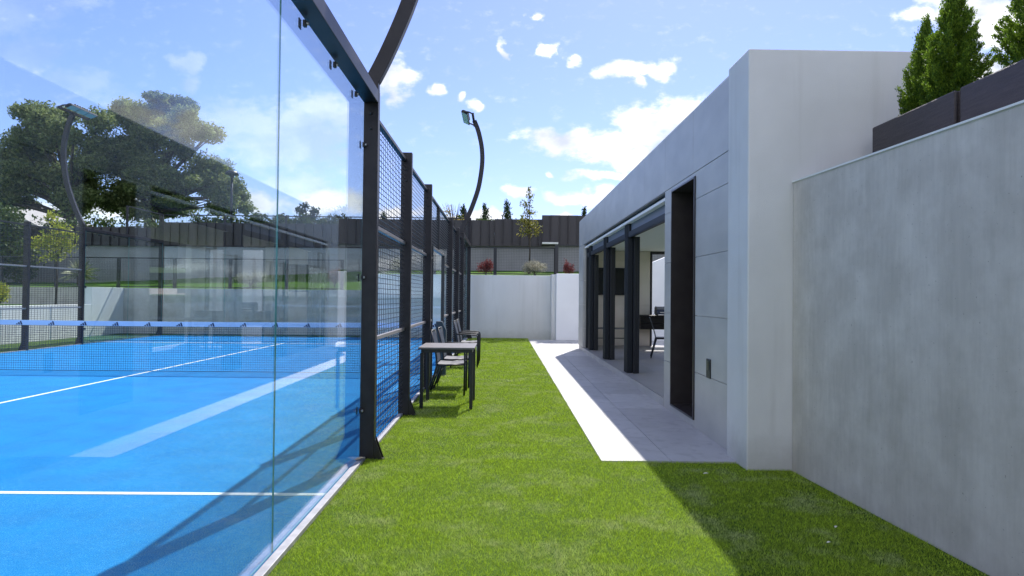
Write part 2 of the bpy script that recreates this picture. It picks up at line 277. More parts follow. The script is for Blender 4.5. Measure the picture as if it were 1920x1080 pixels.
# ------------------------------------------------------------------ mesh helpers
class MB:
    def __init__(s): s.v = []; s.f = []; s.m = []
    def add(s, vs, fs, mi=0):
        o = len(s.v); s.v += [tuple(x) for x in vs]; s.f += [tuple(i + o for i in f) for f in fs]; s.m += [mi] * len(fs); return s
    def box(s, x0, x1, y0, y1, z0, z1, mi=0):
        vs = [(x, y, z) for x in (x0, x1) for y in (y0, y1) for z in (z0, z1)]
        return s.add(vs, [(0, 1, 3, 2), (4, 6, 7, 5), (0, 4, 5, 1), (2, 3, 7, 6), (0, 2, 6, 4), (1, 5, 7, 3)], mi)
    def ext(s, pts, axis, a, b, mi=0):
        """extrude a 2D outline along an axis ('x','y','z') from a to b"""
        def P(p, t): return {'x': (t, p[0], p[1]), 'y': (p[0], t, p[1]), 'z': (p[0], p[1], t)}[axis]
        n = len(pts); vs = [P(p, a) for p in pts] + [P(p, b) for p in pts]
        return s.add(vs, [tuple(range(n))[::-1], tuple(range(n, 2 * n))] + [(i, (i + 1) % n, (i + 1) % n + n, i + n) for i in range(n)], mi)
    def sweep(s, path, w, h, mi=0, side=(0, 1, 0)):
        """flat bar along a path: width w along side, h across it"""
        path = [Vector(p) for p in path]; side = Vector(side).normalized(); n = len(path); vs = []
        for i, p in enumerate(path):
            t = (path[min(i + 1, n - 1)] - path[max(i - 1, 0)]).normalized(); q = side.cross(t).normalized()
            for a, b in ((-1, -1), (1, -1), (1, 1), (-1, 1)): vs.append(p + side * (a * w / 2) + q * (b * h / 2))
        fs = [(0, 1, 2, 3)[::-1], tuple(4 * (n - 1) + k for k in range(4))]
        for i in range(n - 1):
            for k in range(4): fs.append((4 * i + k, 4 * i + (k + 1) % 4, 4 * i + 4 + (k + 1) % 4, 4 * i + 4 + k))
        return s.add(vs, fs, mi)
    def tube(s, path, r, n=8, mi=0):
        path = [Vector(p) for p in path]; k = len(path); vs = []
        rs = r if isinstance(r, (list, tuple)) else [r] * k
        ref = None
        for i, p in enumerate(path):
            t = (path[min(i + 1, k - 1)] - path[max(i - 1, 0)]).normalized()
            if ref is None:
                ref = t.orthogonal().normalized()
            ref = (ref - t * ref.dot(t)).normalized(); b = t.cross(ref)
            for j in range(n):
                a = 2 * math.pi * j / n; vs.append(p + (ref * math.cos(a) + b * math.sin(a)) * rs[i])
        fs = [tuple(range(n))[::-1], tuple((k - 1) * n + j for j in range(n))]
        for i in range(k - 1):
            for j in range(n): fs.append((i * n + j, i * n + (j + 1) % n, (i + 1) * n + (j + 1) % n, (i + 1) * n + j))
        return s.add(vs, fs, mi)
    def build(s, name, mats, parent=None, bevel=0, smooth=False):
        me = bpy.data.meshes.new(name); off = Vector(parent.matrix_world.translation) if parent is not None else Vector()
        if parent is not None: off = wloc(parent)
        me.from_pydata([(x - off[0], y - off[1], z - off[2]) for x, y, z in s.v], [], s.f)
        if not isinstance(mats, (list, tuple)): mats = [mats]
        for m_ in mats: me.materials.append(m_)
        if len(mats) > 1: me.polygons.foreach_set('material_index', s.m)
        if smooth: me.polygons.foreach_set('use_smooth', [True] * len(me.polygons))
        me.update()
        o = bpy.data.objects.new(name, me); COL.objects.link(o)
        if parent is not None: o.parent = parent
        if bevel:
            b = o.modifiers.new('bevel', 'BEVEL'); b.width = bevel; b.segments = 2; b.limit_method = 'ANGLE'; b.angle_limit = R(40)
        return o
def wloc(o):
    v = Vector()
    while o is not None: v = v + o.location; o = o.parent
    return v
def tag(o, label=None, cat=None, group=None, kind=None):
    for k, v in (('label', label), ('category', cat), ('group', group), ('kind', kind)):
        if v: o[k] = v
    return o
def thing(name, loc, label, cat, group=None):
    o = bpy.data.objects.new(name, None); COL.objects.link(o); o.location = loc; o.empty_display_size = .2
    return tag(o, label, cat, group)
def struct(name, mb, m, **k): return tag(mb.build(name, m, **k), kind='structure')
def copy_tree(o, parent=None):
    c = o.copy(); COL.objects.link(c); c.parent = parent
    for ch in list(o.children): copy_tree(ch, c)
    return c

def leaves(name, clumps, per, size, m, parent, flat=0.0, shape='quad', power=.55, asp=1.0, up=0.0):
    """leaf faces scattered through ellipsoid clumps (x,y,z,rx,ry,rz)"""
    cs = np.array(clumps, float); vol = (cs[:, 3] * cs[:, 4] * cs[:, 5]) ** (2 / 3); n = int(per * len(cs))
    idx = RNG.choice(len(cs), n, p=vol / vol.sum())
    d = RNG.normal(size=(n, 3)); d /= np.linalg.norm(d, axis=1)[:, None]
    r = RNG.random(n) ** power
    r *= 1 + .18 * np.sin(d[:, 0] * 7 + idx) * np.sin(d[:, 2] * 6 + idx * 2) + RNG.normal(size=n) * .05
    c = cs[idx, :3] + d * r[:, None] * cs[idx, 3:6]
    a = RNG.normal(size=(n, 3)) + d * .3; a[:, 2] += up; a /= np.linalg.norm(a, axis=1)[:, None]
    b = RNG.normal(size=(n, 3)); b -= (b * a).sum(1)[:, None] * a; b /= np.linalg.norm(b, axis=1)[:, None]
    sz = size * RNG.uniform(.6, 1.35, n)[:, None]
    v = np.stack([c - a * sz, c - b * sz * .5 * asp, c + a * sz, c + b * sz * .5 * asp], 1).reshape(-1, 3)
    return rawquads(name, v, n, m, parent)
def rawquads(name, v, n, m, parent, k=4):
    if parent is not None: v = v - np.array(wloc(parent))
    me = bpy.data.meshes.new(name); me.vertices.add(n * k); me.vertices.foreach_set('co', v.astype(np.float32).ravel())
    me.loops.add(n * k); me.loops.foreach_set('vertex_index', np.arange(n * k, dtype=np.int32))
    me.polygons.add(n); me.polygons.foreach_set('loop_start', np.arange(0, n * k, k, dtype=np.int32)); me.polygons.foreach_set('loop_total', np.full(n, k, np.int32))
    me.materials.append(m); me.update(calc_edges=True); me.validate()
    o = bpy.data.objects.new(name, me); COL.objects.link(o)
    if parent is not None: o.parent = parent
    return o

# ------------------------------------------------------------------ ground
g = MB()
g.box(-700, 700, -700, 1400, -.30, -.12); struct('ground', g, M['lawn'])
g = MB(); g.ext([(-12.2, -8), (-10, -8), (-10, 20), (0.0, 20), (0.0, -8), (4.2, -8), (4.2, 4.0), (2.04, 4.03), (2.04, 20.6), (-3.3, 20.6), (-3.3, 21.3), (-12.2, 21.3)], 'z', -.11, 0)
struct('turf', g, M['turf'])
g = MB(); g.box(-10, 0, 0, 20, -.11, .012); struct('court_floor', g, M['court'])
g = MB()
g.box(-10, 0, 3.025, 3.075, .012, .016); g.box(-10, 0, 16.925, 16.975, .012, .016); g.box(-5.025, -4.975, 3.075, 16.925, .012, .016)
struct('court_lines', g, M['line'])
g = MB(); g.box(-10, 0, -8, 0, -.11, -.004); struct('path', g, M['paving'])
# paving slabs beside the clubhouse
g = MB(); J = .003
rows_a = [4.03, 4.97, 6.17, 7.37, 8.57, 9.77, 10.97, 12.17, 13.37, 14.57, 15.77, 16.97, 18.17, 19.55]
rows_b = [4.03, 5.45, 6.65, 7.85, 9.05, 10.25, 11.45, 12.65, 13.85, 15.05, 16.25, 17.45, 18.65, 19.55]
for x0, x1, rows in ((2.04, 2.64, rows_a), (2.64, 3.262, rows_b)):
    for a, b in zip(rows, rows[1:]): g.box(x0 + J, x1 - J, a + J, b - J, -.1, .014)
for a, b in zip(rows_a[9:], rows_a[10:]): 
    if a > 16: g.box(3.27, 7.3, a + J, b - J, -.1, .014)
g.box(2.045, 7.3, 16.2, 19.5, -.1, .004)
struct('paving', g, M['paving'], bevel=.002)
g = MB(); g.box(2.05, 3.26, 4.04, 19.5, -.1, .006); struct('paving_joints', g, M['greywall'])

# ------------------------------------------------------------------ clubhouse
def joints(a, b, first, step):
    l = [a]; t = first
    while t < b - .02:
        if t > a + .02: l.append(t)
        t += step
    return l + [b]
def clubhouse():
    T = thing('clubhouse', (3.2, 3.8, 0), 'low clubhouse with grey tiled front, white plaster end wall and open room', 'building')
    # white plaster end wall
    g = MB(); g.box(3.19, 4.86, 3.80, 4.28, -.05, 3.445); tag(g.build('end_wall', M['plaster'], T, bevel=.012), 'white plaster end wall taller than the concrete wall')
    FX = 3.26
    g = MB()      # masonry core
    g.box(3.285, 3.50, 4.28, 5.49, 0, 2.76); g.box(3.285, 3.50, 6.43, 6.80, 0, 2.76)
    g.box(3.285, 3.50, 5.49, 6.43, 2.71, 2.76); g.box(3.285, 3.50, 5.49, 6.43, 0, .09)
    g.box(3.285, 3.60, 4.28, 16.14, 2.763, 3.43)
    g.box(3.285, 3.50, 15.18, 15.94, 0.113, 2.76)
    g.box(3.50, 7.10, 6.60, 6.80, .113, 2.66)                  # near partition
    g.box(6.95, 7.10, 4.28, 6.59, 0, 2.66); g.box(6.95, 7.10, 6.81, 7.3, 0, 2.66); g.box(6.95, 7.10, 11.3, 11.7, 0, 2.66); g.box(6.95, 7.10, 15.6, 16.14, 0, 2.66); g.box(6.95, 7.10, 7.301, 11.299, 0, .10); g.box(6.95, 7.10, 11.701, 15.599, 0, .10)  # unseen right wall, opened between piers to let more light into the room
    g.build('wall', M['interior'], T)
    g = MB()      # facade tiles
    hz = [.004, .605, 1.21, 1.835, 2.46, 2.757]; J = .0022
    def tiles(y0, y1, zs):
        for a, b in zip(zs, zs[1:]): g.box(FX, FX + .022, y0 + J, y1 - J, a + J, b - J)
    tiles(4.285, 5.475, hz); tiles(6.445, 6.80, hz)
    g.box(FX, FX + .022, 5.479, 6.441, 2.716, 2.755); g.box(FX, FX + .022, 5.479, 6.441, .004, .088)
    ys = joints(4.285, 16.14, 5.58, 1.225)
    for a, b in zip(ys, ys[1:]): g.box(FX, FX + .022, a + J, b - J, 2.762, 3.44)
    zs = [.113, .605, 1.21, 1.835, 2.46, 2.757]
    for a, b in zip(zs, zs[1:]):
        g.box(FX, FX + .022, 15.20, 16.14, a + J, b - J)
        g.box(FX + .024, 3.50, 15.16, 15.178, a + J, b - J)
    ys = joints(6.80, 15.98, 8.0, 1.2)
    for a, b in zip(ys, ys[1:]): g.box(FX - .004, FX + .02, a + J, b - J, .004, .108)
    g.build('tile_cladding', M['tile'], T, bevel=.0015)
    g = MB(); g.box(3.27, 3.62, 4.285, 16.15, 3.443, 3.465); g.build('coping', M['plaster'], T, bevel=.003)
    g = MB(); g.box(3.60, 7.10, 4.28, 16.14, 2.90, 3.10); g.box(6.95, 7.1, 4.28, 16.14, 3.1, 3.43); g.build('roof', M['roof'], T)
    g = MB(); g.box(3.29, 6.94, 6.81, 15.94, 2.66, 2.70); g.box(3.29, 6.94, 15.94, 16.13, 2.665, 2.70); g.build('ceiling', M['interior'], T)
    g = MB(); 
    for a in np.arange(6.82, 15.9, 1.2):
        for b in np.arange(3.29, 6.9, .61): g.box(b + .001, min(b + .608, 6.94), a + .001, min(a + 1.198, 16.1), 0, .110)
    g.build('floor', M['floor'], T)
    # tiled back wall with a full-height opening on its right
    g = MB(); xs = [3.502, 3.90, 4.52, 5.16]; zs = [.113, .60, 1.20, 1.80, 2.40, 2.657]
    for a, b in zip(xs, xs[1:]):
        for c, d in zip(zs, zs[1:]): g.box(a + .003, b - .003, 15.94, 15.97, c + .003, d - .003)
    g.box(3.50, 5.165, 15.972, 16.13, .112, 2.66);
    g.build('back_wall', M['tile_in'], T)
    g = MB(); g.box(6.75, 6.94, 15.945, 16.13, .112, 2.66); g.build('pier', M['interior'], T)
    g = MB(); g.box(5.170, 5.215, 15.93, 16.12, .112, 2.66); g.box(6.70, 6.745, 15.93, 16.12, .112, 2.66); g.box(5.218, 6.697, 15.93, 16.12, 2.58, 2.658)
    g.build('door_frame', M['black'], T, bevel=.003)
    # dark framed recess
    g = MB()
    g.box(3.245, 3.95, 5.479, 5.500, .09, 2.712); g.box(3.245, 3.95, 6.420, 6.441, .09, 2.712)
    g.box(3.245, 3.95, 5.502, 6.418, 2.69, 2.712); g.box(3.245, 3.95, 5.502, 6.418, .09, .112)
    g.box(3.93, 3.95, 5.502, 6.418, .114, 2.688)
    tag(g.build('window_recess', M['niche'], T, bevel=.002), 'tall dark metal-lined recess in the tiled front')
    # columns with folded door leaves behind, and the transoms between them
    for y in (9.60, 12.0, 14.35):
        g = MB(); g.box(3.33, 3.415, y, y + .30, .111, 2.758)
        for k in range(3): g.box(3.322, 3.331, y + .03 + k * .09, y + .065 + k * .09, .112, 2.757)
        c = g.build('column', M['slate'], T, bevel=.004)
        g = MB()
        for k in range(3): g.box(3.420 + k * .036, 3.452 + k * .036, y - .08 + k * .012, y + .26, .116, 2.44)
        g.build('folded_door', M['black'], c, bevel=.003)
    g = MB(); g.box(3.262, 3.334, 6.81, 15.15, 2.752, 2.7565); g.build('soffit_trim', M['floor'], T)
    g = MB(); g.box(3.33, 3.41, 15.06, 15.155, .111, 2.758); g.build('door_jamb', M['slate'], T, bevel=.004)
    for a, b in ((6.803, 9.597), (9.903, 11.997), (12.303, 14.347), (14.653, 15.057)):
        g = MB(); g.box(3.335, 3.43, a, b, 2.665, 2.757); g.box(3.335, 3.43, a, b, 2.44, 2.525)
        g.box(3.335, 3.43, a, a + .06, 2.526, 2.664); g.box(3.335, 3.43, b - .06, b, 2.526, 2.664)
        t = g.build('transom', M['slate'], T, bevel=.004)
        g = MB(); g.box(3.372, 3.392, a + .062, b - .062, 2.528, 2.662); g.build('blind', M['blind'], t)
        g = MB(); g.box(3.34, 3.36, a, b, 2.425, 2.438); g.build('sill', M['slate'], t)
    g = MB(); g.box(3.248, 3.262, 4.93, 5.05, .60, .79); o = g.build('wall_socket', M['black'], T, bevel=.003)
    g = MB(); g.box(3.243, 3.2475, 4.955, 5.025, .68, .77); g.build('cover', M['niche'], o)



clubhouse()

# interior furniture
T = thing('television', (4.1, 15.9, 1.5), 'large black flat television hung on the tiled back wall of the clubhouse', 'television')
g = MB(); g.box(3.66, 4.50, 15.86, 15.925, 1.47, 2.20); g.build('casing', M['black'], T, bevel=.006)
g = MB(); g.box(3.675, 4.485, 15.852, 15.858, 1.485, 2.185); g.build('screen', M['tv'], T)
T = thing('kitchen_counter', (5.6, 15.6, .58), 'glossy black floating counter below the television wall, beside the open doorway', 'counter')
g = MB(); g.box(4.74, 6.70, 15.22, 15.90, .915, .955); g.build('worktop', M['gloss_black'], T, bevel=.004)
g = MB(); g.box(4.76, 6.70, 15.26, 15.90, .75, .913); g.box(4.76, 6.7, 15.26, 15.9, .59, .745); g.build('drawer', M['gloss_black'], T, bevel=.004)
g = MB(); g.box(6.2, 6.28, 15.4, 15.8, .111, .588); g.build('leg', M['black'], T)
T = thing('table_grill', (5.5, 15.5, .957), 'small dark blue tabletop grill on the black counter in the clubhouse', 'grill')
g = MB(); g.box(5.20, 5.60, 15.32, 15.62, .975, 1.10); g.build('body', mat('grill_blue', (.03, .045, .09), .3, .3), T, bevel=.012)
g = MB(); g.ext([(15.32, 1.102), (15.62, 1.102), (15.60, 1.16), (15.50, 1.19), (15.40, 1.18)], 'x', 5.20, 5.60); g.build('lid', mat('grill_steel', (.10, .12, .17), .25, .8), T, bevel=.01)
g = MB(); g.box(5.28, 5.52, 15.312, 15.318, 1.02, 1.04); g.build('handle', M['alu'], T)
for x in (5.22, 5.57):
    g = MB(); g.box(x, x + .02, 15.34, 15.6, .957, .974); g.build('foot', M['black'], T)
T = thing('low_steel_table', (4.0, 15.1, .11), 'low steel-framed side table against the back wall of the clubhouse', 'table')
g = MB(); g.box(3.55, 4.55, 14.95, 15.35, .60, .625); g.build('table_top', M['seat'], T, bevel=.004)
for x in (3.57, 4.51):
    for y in (14.97, 15.31):
        g = MB(); g.box(x, x + .025, y, y + .025, .111, .598); g.build('leg', M['black'], T)
g = MB(); g.box(3.598, 4.505, 15.315, 15.33, .34, .36); g.build('stretcher', M['black'], T)

def plastic_chair(loc, rz, label):
    T = thing('dining_chair', (0, 0, 0), label, 'chair')
    s = MB(); s.ext([(-.21, .40), (.22, .42), (.225, .445), (-.21, .435)], 'y', -.22, .22); s.build('seat', M['steel'], T, bevel=.01)
    b = MB(); pts = []
    for k in range(9):
        t = k / 8; pts.append((-.19 - .13 * t ** 1.2, .44 + .43 * t))
    fl = pts + [(x - .022, z) for x, z in pts[::-1]]
    b.ext(fl, 'y', -.20, .20); b.build('backrest', mat('grey_chair_plastic', (.05, .055, .06), .5), T, bevel=.006)
    for sx, ex in ((-.19, -.30), (.19, .25)):
        for sy in (-.19, .19):
            l = MB(); l.tube([(sx, sy, .42), (ex, sy * 1.08, 0)], [.020, .013], 8); l.build('leg', M['black'], T, smooth=True)
    T.rotation_euler.z = rz; T.location = loc; return T
plastic_chair((4.72, 12.55, .112), R(-12), 'dark plastic chair with a high back standing inside the clubhouse')
g = thing('pavilion_table', (5.75, 12.3, .11), 'dark dining table mostly hidden inside the clubhouse behind the chair', 'table')
b = MB(); b.box(5.15, 6.5, 11.9, 12.8, .84, .87); b.build('table_top', M['seat'], g, bevel=.004)
for x in (5.2, 6.4):
    for y in (11.95, 12.7):
        b = MB(); b.box(x, x + .05, y, y + .05, .111, .838); b.build('leg', M['black'], g)

# ------------------------------------------------------------------ concrete retaining wall on the right
T = MB()
def cw(y): return 3.556 + (3.82 - y) * .0605
ya, yb = 3.797, -7.5
T.add([(cw(ya), ya, -.05), (cw(ya) + .24, ya, -.05), (cw(yb) + .24, yb, -.05), (cw(yb), yb, -.05),
       (cw(ya), ya, 2.345), (cw(ya) + .24, ya, 2.345), (cw(yb) + .24, yb, 2.345), (cw(yb), yb, 2.345)],
      [(0, 1, 2, 3)[::-1], (4, 5, 6, 7), (0, 3, 7, 4), (1, 5, 6, 2), (0, 4, 5, 1), (3, 2, 6, 7)][::-1])
o = T.build('concrete_wall', M['concrete'], bevel=.008)
tag(o, 'tall grey stained concrete retaining wall under the planters', 'wall')
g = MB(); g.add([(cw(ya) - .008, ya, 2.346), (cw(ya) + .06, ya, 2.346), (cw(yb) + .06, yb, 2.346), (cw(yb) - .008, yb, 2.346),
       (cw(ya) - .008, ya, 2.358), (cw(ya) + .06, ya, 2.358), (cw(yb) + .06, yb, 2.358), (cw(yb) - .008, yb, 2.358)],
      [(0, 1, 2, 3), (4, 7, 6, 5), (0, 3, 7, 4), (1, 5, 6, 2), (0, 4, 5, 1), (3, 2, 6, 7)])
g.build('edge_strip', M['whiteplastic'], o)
g = MB(); g.box(3.80, 60, -60, 3.79, -.1, 2.20); struct('terrace', g, M['soil'])

# planters and thujas
def planter(y0, y1, label):
    T = thing('planter', (4.3, (y0 + y1) / 2, 2.20), label, 'planter', 'long brown planters on the terrace')
    g = MB(); x0, x1 = 4.09, 4.52; z0, z1 = 2.20, 2.752
    g.box(x0, x0 + .03, y0, y1, z0, z1); g.box(x1 - .03, x1, y0, y1, z0, z1); g.box(x0 + .03, x1 - .03, y0, y0 + .03, z0, z1); g.box(x0 + .03, x1 - .03, y1 - .03, y1, z0, z1)
    g.build('box', M['planter'], T, bevel=.012)
    g = MB(); g.box(x0 + .03, x1 - .03, y0 + .03, y1 - .03, z0, 2.70); g.build('soil', M['soil'], T)
planter(2.665, 3.595, 'brown planter box nearest the white clubhouse wall, holding two thujas')
planter(1.60, 2.615, 'brown planter box at the right edge of the photo, holding one thuja')
def thuja(x, y, h, w, label, n=9000, lean=0.0, seed=1):
    T = thing('thuja_tree', (x, y, 2.70), label, 'tree', 'thujas in the planters')
    rg = np.random.default_rng(seed)
    g = MB(); g.tube([(x, y, 2.68), (x + lean * .5, y, 2.70 + h * .5), (x + lean, y, 2.70 + h * .96)], [.018, .011, .002], 6); g.build('trunk', M['bark'], T)
    # feathery upright plumes leaving the stem all the way up
    nb = int(150 * (w / .46) ** .6); out = []
    for i in range(nb):
        t = (i + rg.random()) / nb; t = t ** 1.15
        ang = i * 2.39996 + rg.normal() * .3
        prof = (.80 + t * .9) if t < .2 else (.98 * (1 - (t - .2) / .8) ** .80 + .04)
        rr = prof * w / 2 * rg.uniform(.72, 1.12)
        dx, dy = math.cos(ang), math.sin(ang)
        up = rg.uniform(.09, .17) * (1.15 - .5 * t)
        base = np.array([x + lean * t + dx * rr * .15, y + dy * rr * .15, 2.69 + h * t * .93])
        tip = np.array([x + lean * t + dx * rr, y + dy * rr, 2.69 + h * t * .93 + up])
        k = int(n / nb * (.45 + .8 * rr / (w / 2)))
        s = rg.random(k) ** .75
        mid = base + (tip - base) * s[:, None]; mid[:, 2] += .03 * np.sin(s * math.pi) * -1
        rad = .034 * (1 - s * .75) + .004
        c = mid + rg.normal(size=(k, 3)) * rad[:, None] * .6
        a = (tip - base) / np.linalg.norm(tip - base) * .8 + rg.normal(size=(k, 3)) * .55; a[:, 2] += .5
        out.append((c, a))
    c = np.concatenate([o_[0] for o_ in out]); a = np.concatenate([o_[1] for o_ in out]); m_ = len(c)
    a /= np.linalg.norm(a, axis=1)[:, None]; b = rg.normal(size=(m_, 3)); b -= (b * a).sum(1)[:, None] * a; b /= np.linalg.norm(b, axis=1)[:, None]
    L_ = rg.uniform(.007, .018, m_)[:, None]; W_ = rg.uniform(.0025, .005, m_)[:, None]
    v = np.stack([c - a * L_ * .4, c - b * W_, c + a * L_, c + b * W_], 1).reshape(-1, 3)
    rawquads('crown', v, m_, M['thuja'], T)
thuja(4.33, 3.41, .84, .28, 'narrow thuja growing in the brown planter next to the white end wall', 26000, .07, 3)
thuja(4.34, 3.02, .90, .46, 'broadest thuja, in the middle of the terrace above the concrete wall', 60000, .0, 5)
thuja(4.34, 2.28, .98, .46, 'rightmost thuja above the concrete wall, cut off by the edge of the photo', 60000, .0, 8)

# ------------------------------------------------------------------ padel court cage
def grid_panel(name, plane, c, a0, a1, z0, z1, step, r, parent, m, zstep=None, vr=.9):
    """welded wire panel; plane 'x' = wires lie in plane x=c and run along y"""
    g = MB(); zstep = zstep or step
    def bar(p0, p1):
        if plane == 'x': g.box(c - r, c + r, p0[0] - r, p1[0] + r, p0[1] - r, p1[1] + r)
        else: g.box(p0[0] - r, p1[0] + r, c - r, c + r, p0[1] - r, p1[1] + r)
    n = max(1, round((a1 - a0) / step)); k = max(1, round((z1 - z0) / zstep))
    r0 = r; r = r0 * vr
    for i in range(1, n): t = a0 + (a1 - a0) * i / n; bar((t, z0), (t, z1))
    r = r0
    for i in range(1, k):
        z = z0 + (z1 - z0) * i / k; c += 2 * r; bar((a0, z), (a1, z)); c -= 2 * r
    return g.build(name, m, parent)

def cage_side(x0, s, label, ys, y_end, door):
    """side fence on x=x0, s=+1 if the outside is +x"""
    T = thing('court_fence', (x0, 10, 0), label, 'fence')
    def X(a, b): return (x0 + s * a, x0 + s * b) if s > 0 else (x0 + s * b, x0 + s * a)
    def post(y, z1, w=.122, gus=True):
        g = MB(); a, b = X(.0, w); g.box(a, b, y - .04, y + .04, 0, z1); p = g.build('post', M['steel'], T, bevel=.004)
        if gus:
            g = MB(); q = [(x0 + s * (w + .002), .0), (x0 + s * (w + .075), .0), (x0 + s * (w + .002), .20)]
            g.ext(q if s > 0 else q[::-1], 'y', y - .039, y - .029); g.ext(q if s > 0 else q[::-1], 'y', y + .029, y + .039)
            a, b = X(w + .003, w + .08); g.box(a, b, y - .028, y + .028, 0, .012); g.build('foot_bracket', M['steel'], p, bevel=.001)
        for z in (z1 - .20, z1 - .33):
            g = MB(); g.tube([(x0 + s * .062, y - .0405, z), (x0 + s * .062, y - .050, z)], [.013, .009], 10); g.build('bolt', M['black'], p, smooth=True)
        return p
    def beam(y0_, y1_, z, w=.122, h=.10):
        g = MB(); a, b = X(.0, w); g.box(a, b, y0_, y1_, z - h, z); return g.build('beam', M['steel'], T, bevel=.004)
    def rail(y0_, y1_, z, hh=.035, m=M['rail']):
        g = MB(); a, b = X(.02, .06); g.box(a, b, y0_, y1_, z - hh, z); return g.build('rail', m, T, bevel=.003)
    # near and far glass bays
    for (a, b, mid) in ((0.04, ys[0] - .045, 2.0), (ys[-1] + .045, y_end - .04, (ys[-1] + y_end) / 2 + .05)):
        for p, q in ((a, mid - .002), (mid + .002, b + (.075 if b < 10 else 0))):
            g = MB(); x_a, x_b = X(-.010, -.002)
            vs = [(x, y, z) for x in (x_a, x_b) for y in (p, q) for z in (.03, 3.06)]
            g.add(vs, [(0, 1, 3, 2), (4, 6, 7, 5)], 0); g.add(vs, [(0, 4, 5, 1), (2, 3, 7, 6), (0, 2, 6, 4), (1, 5, 7, 3)], 1)
            g.build('glass_pane', [M['glass'], M['glass_edge']], T)
        beam(a - .0, b + .0, 3.135, h=.11)
    # clamps that hold the glass
    def clamp(y, z):
        g = MB(); a, b = X(.0, .02); g.box(a, b, y - .014, y + .014, z - .02, z + .02); a, b = X(-.024, -.016); g.box(a, b, y - .02, y + .02, z - .03, z + .03)
        c = g.build('clamp', M['black'], T, bevel=.003)
        g = MB(); g.tube([(x0 + s * .021, y, z), (x0 + s * .031, y, z)], .011, 8); g.build('bolt', M['alu'], c, smooth=True)
    for z in (.42, 1.54, 2.66): clamp(ys[0] - .065, z); clamp(ys[-1] + .065, z)
    for y in (.5, 1.2, 1.75, 2.37, 3.05, 3.70): clamp(y, 2.99)
    for y in (ys[-1] + .6, ys[-1] + 1.3, ys[-1] + 2.4, ys[-1] + 3.2): clamp(y, 2.99)
    # mesh bays
    segs = list(zip(ys, ys[1:]))
    for p in ys: post(p, 3.135 if p in (ys[0], ys[-1]) else 3.06)
    post(y_end, 4.0)
    g = MB(); a, b = X(-.12, -.016); g.box(a, b, -.06, .04, 0, 4.0); g.build('post', M['steel'], T, bevel=.004)
    for a, b in segs:
        if a < 9.9 < b or a < 10.1 < b:      # entrance bay by the net
            d0, d1 = door
            for y in (d0, d1):
                g = MB(); x_a, x_b = X(.01, .07); g.box(x_a, x_b, y - .03, y + .03, 0, 2.20); g.build('door_post', M['black'], T, bevel=.003)
            g = MB(); x_a, x_b = X(.01, .07); g.box(x_a, x_b, d0 + .03, d1 - .03, 2.16, 2.20); g.build('lintel', M['rail'], T, bevel=.003)
            grid_panel('mesh_panel', 'x', x0 + s * .03, a + .045, b - .045, 2.21, 2.95, .10, .0026, T, M['wire'], zstep=.05)
            g = MB(); x_a, x_b = X(.01, .07); ym = (d0 + d1) / 2; g.box(x_a, x_b, ym - .03, ym + .03, 2.205, 2.95); g.build('door_post', M['black'], T, bevel=.003)
            for p, q in ((a + .045, d0 - .03), (d1 + .03, b - .045)):
                if q - p > .08:
                    grid_panel('mesh_panel', 'x', x0 + s * .03, p, q, .06, 2.20, .10, .0026, T, M['wire'], zstep=.05)
                    for z in (1.02, 2.02): rail(p, q, z)
        else:
            grid_panel('mesh_panel', 'x', x0 + s * .03, a + .045, b - .045, .06, 2.95, .10, .0026, T, M['wire'], zstep=.05)
            for z in (1.02, 2.02): rail(a + .041, b - .041, z)
        g = MB(); x_a, x_b = X(.01, .06); g.box(x_a, x_b, a + .041, b - .041, 2.955, 2.99); g.build('rail', M['steel'], T, bevel=.003)
    # four metre high mesh over the end bays
    for a, b in ((0.041, 2.0), (y_end - 2.0, y_end - .041)):
        grid_panel('mesh_panel', 'x', x0 + s * .03, a, b, 3.01, 3.97, .10, .0019, T, M['wire'], zstep=.05)
        g = MB(); x_a, x_b = X(.01, .05); g.box(x_a, x_b, a, b, 3.97, 4.0); g.build('rail', M['steel'], T)
        yy = b if a < 5 else a
        g = MB(); x_a, x_b = X(.01, .06); g.box(x_a, x_b, yy - .025, yy + .025, 3.008, 4.0); g.build('upright', M['steel'], T, bevel=.003)
    g = MB(); a, b = X(.002, .052); g.box(a, b, 0.05, y_end - .05, 0, .03); g.build('kerb', M['kerb'], T, bevel=.003)
    return T

cage_side(0.0, 1, 'side fence of the blue court beside the lawn, glass panes and black mesh', [4.08, 6.12, 8.24, 12.25, 14.3, 16.25], 20.0, (9.0, 11.0))
cage_side(-10.0, -1, 'side fence on the far left of the blue court, behind the net', [4.0, 6.0, 8.0, 12.0, 14.0, 16.0], 20.0, (9.0, 11.0))

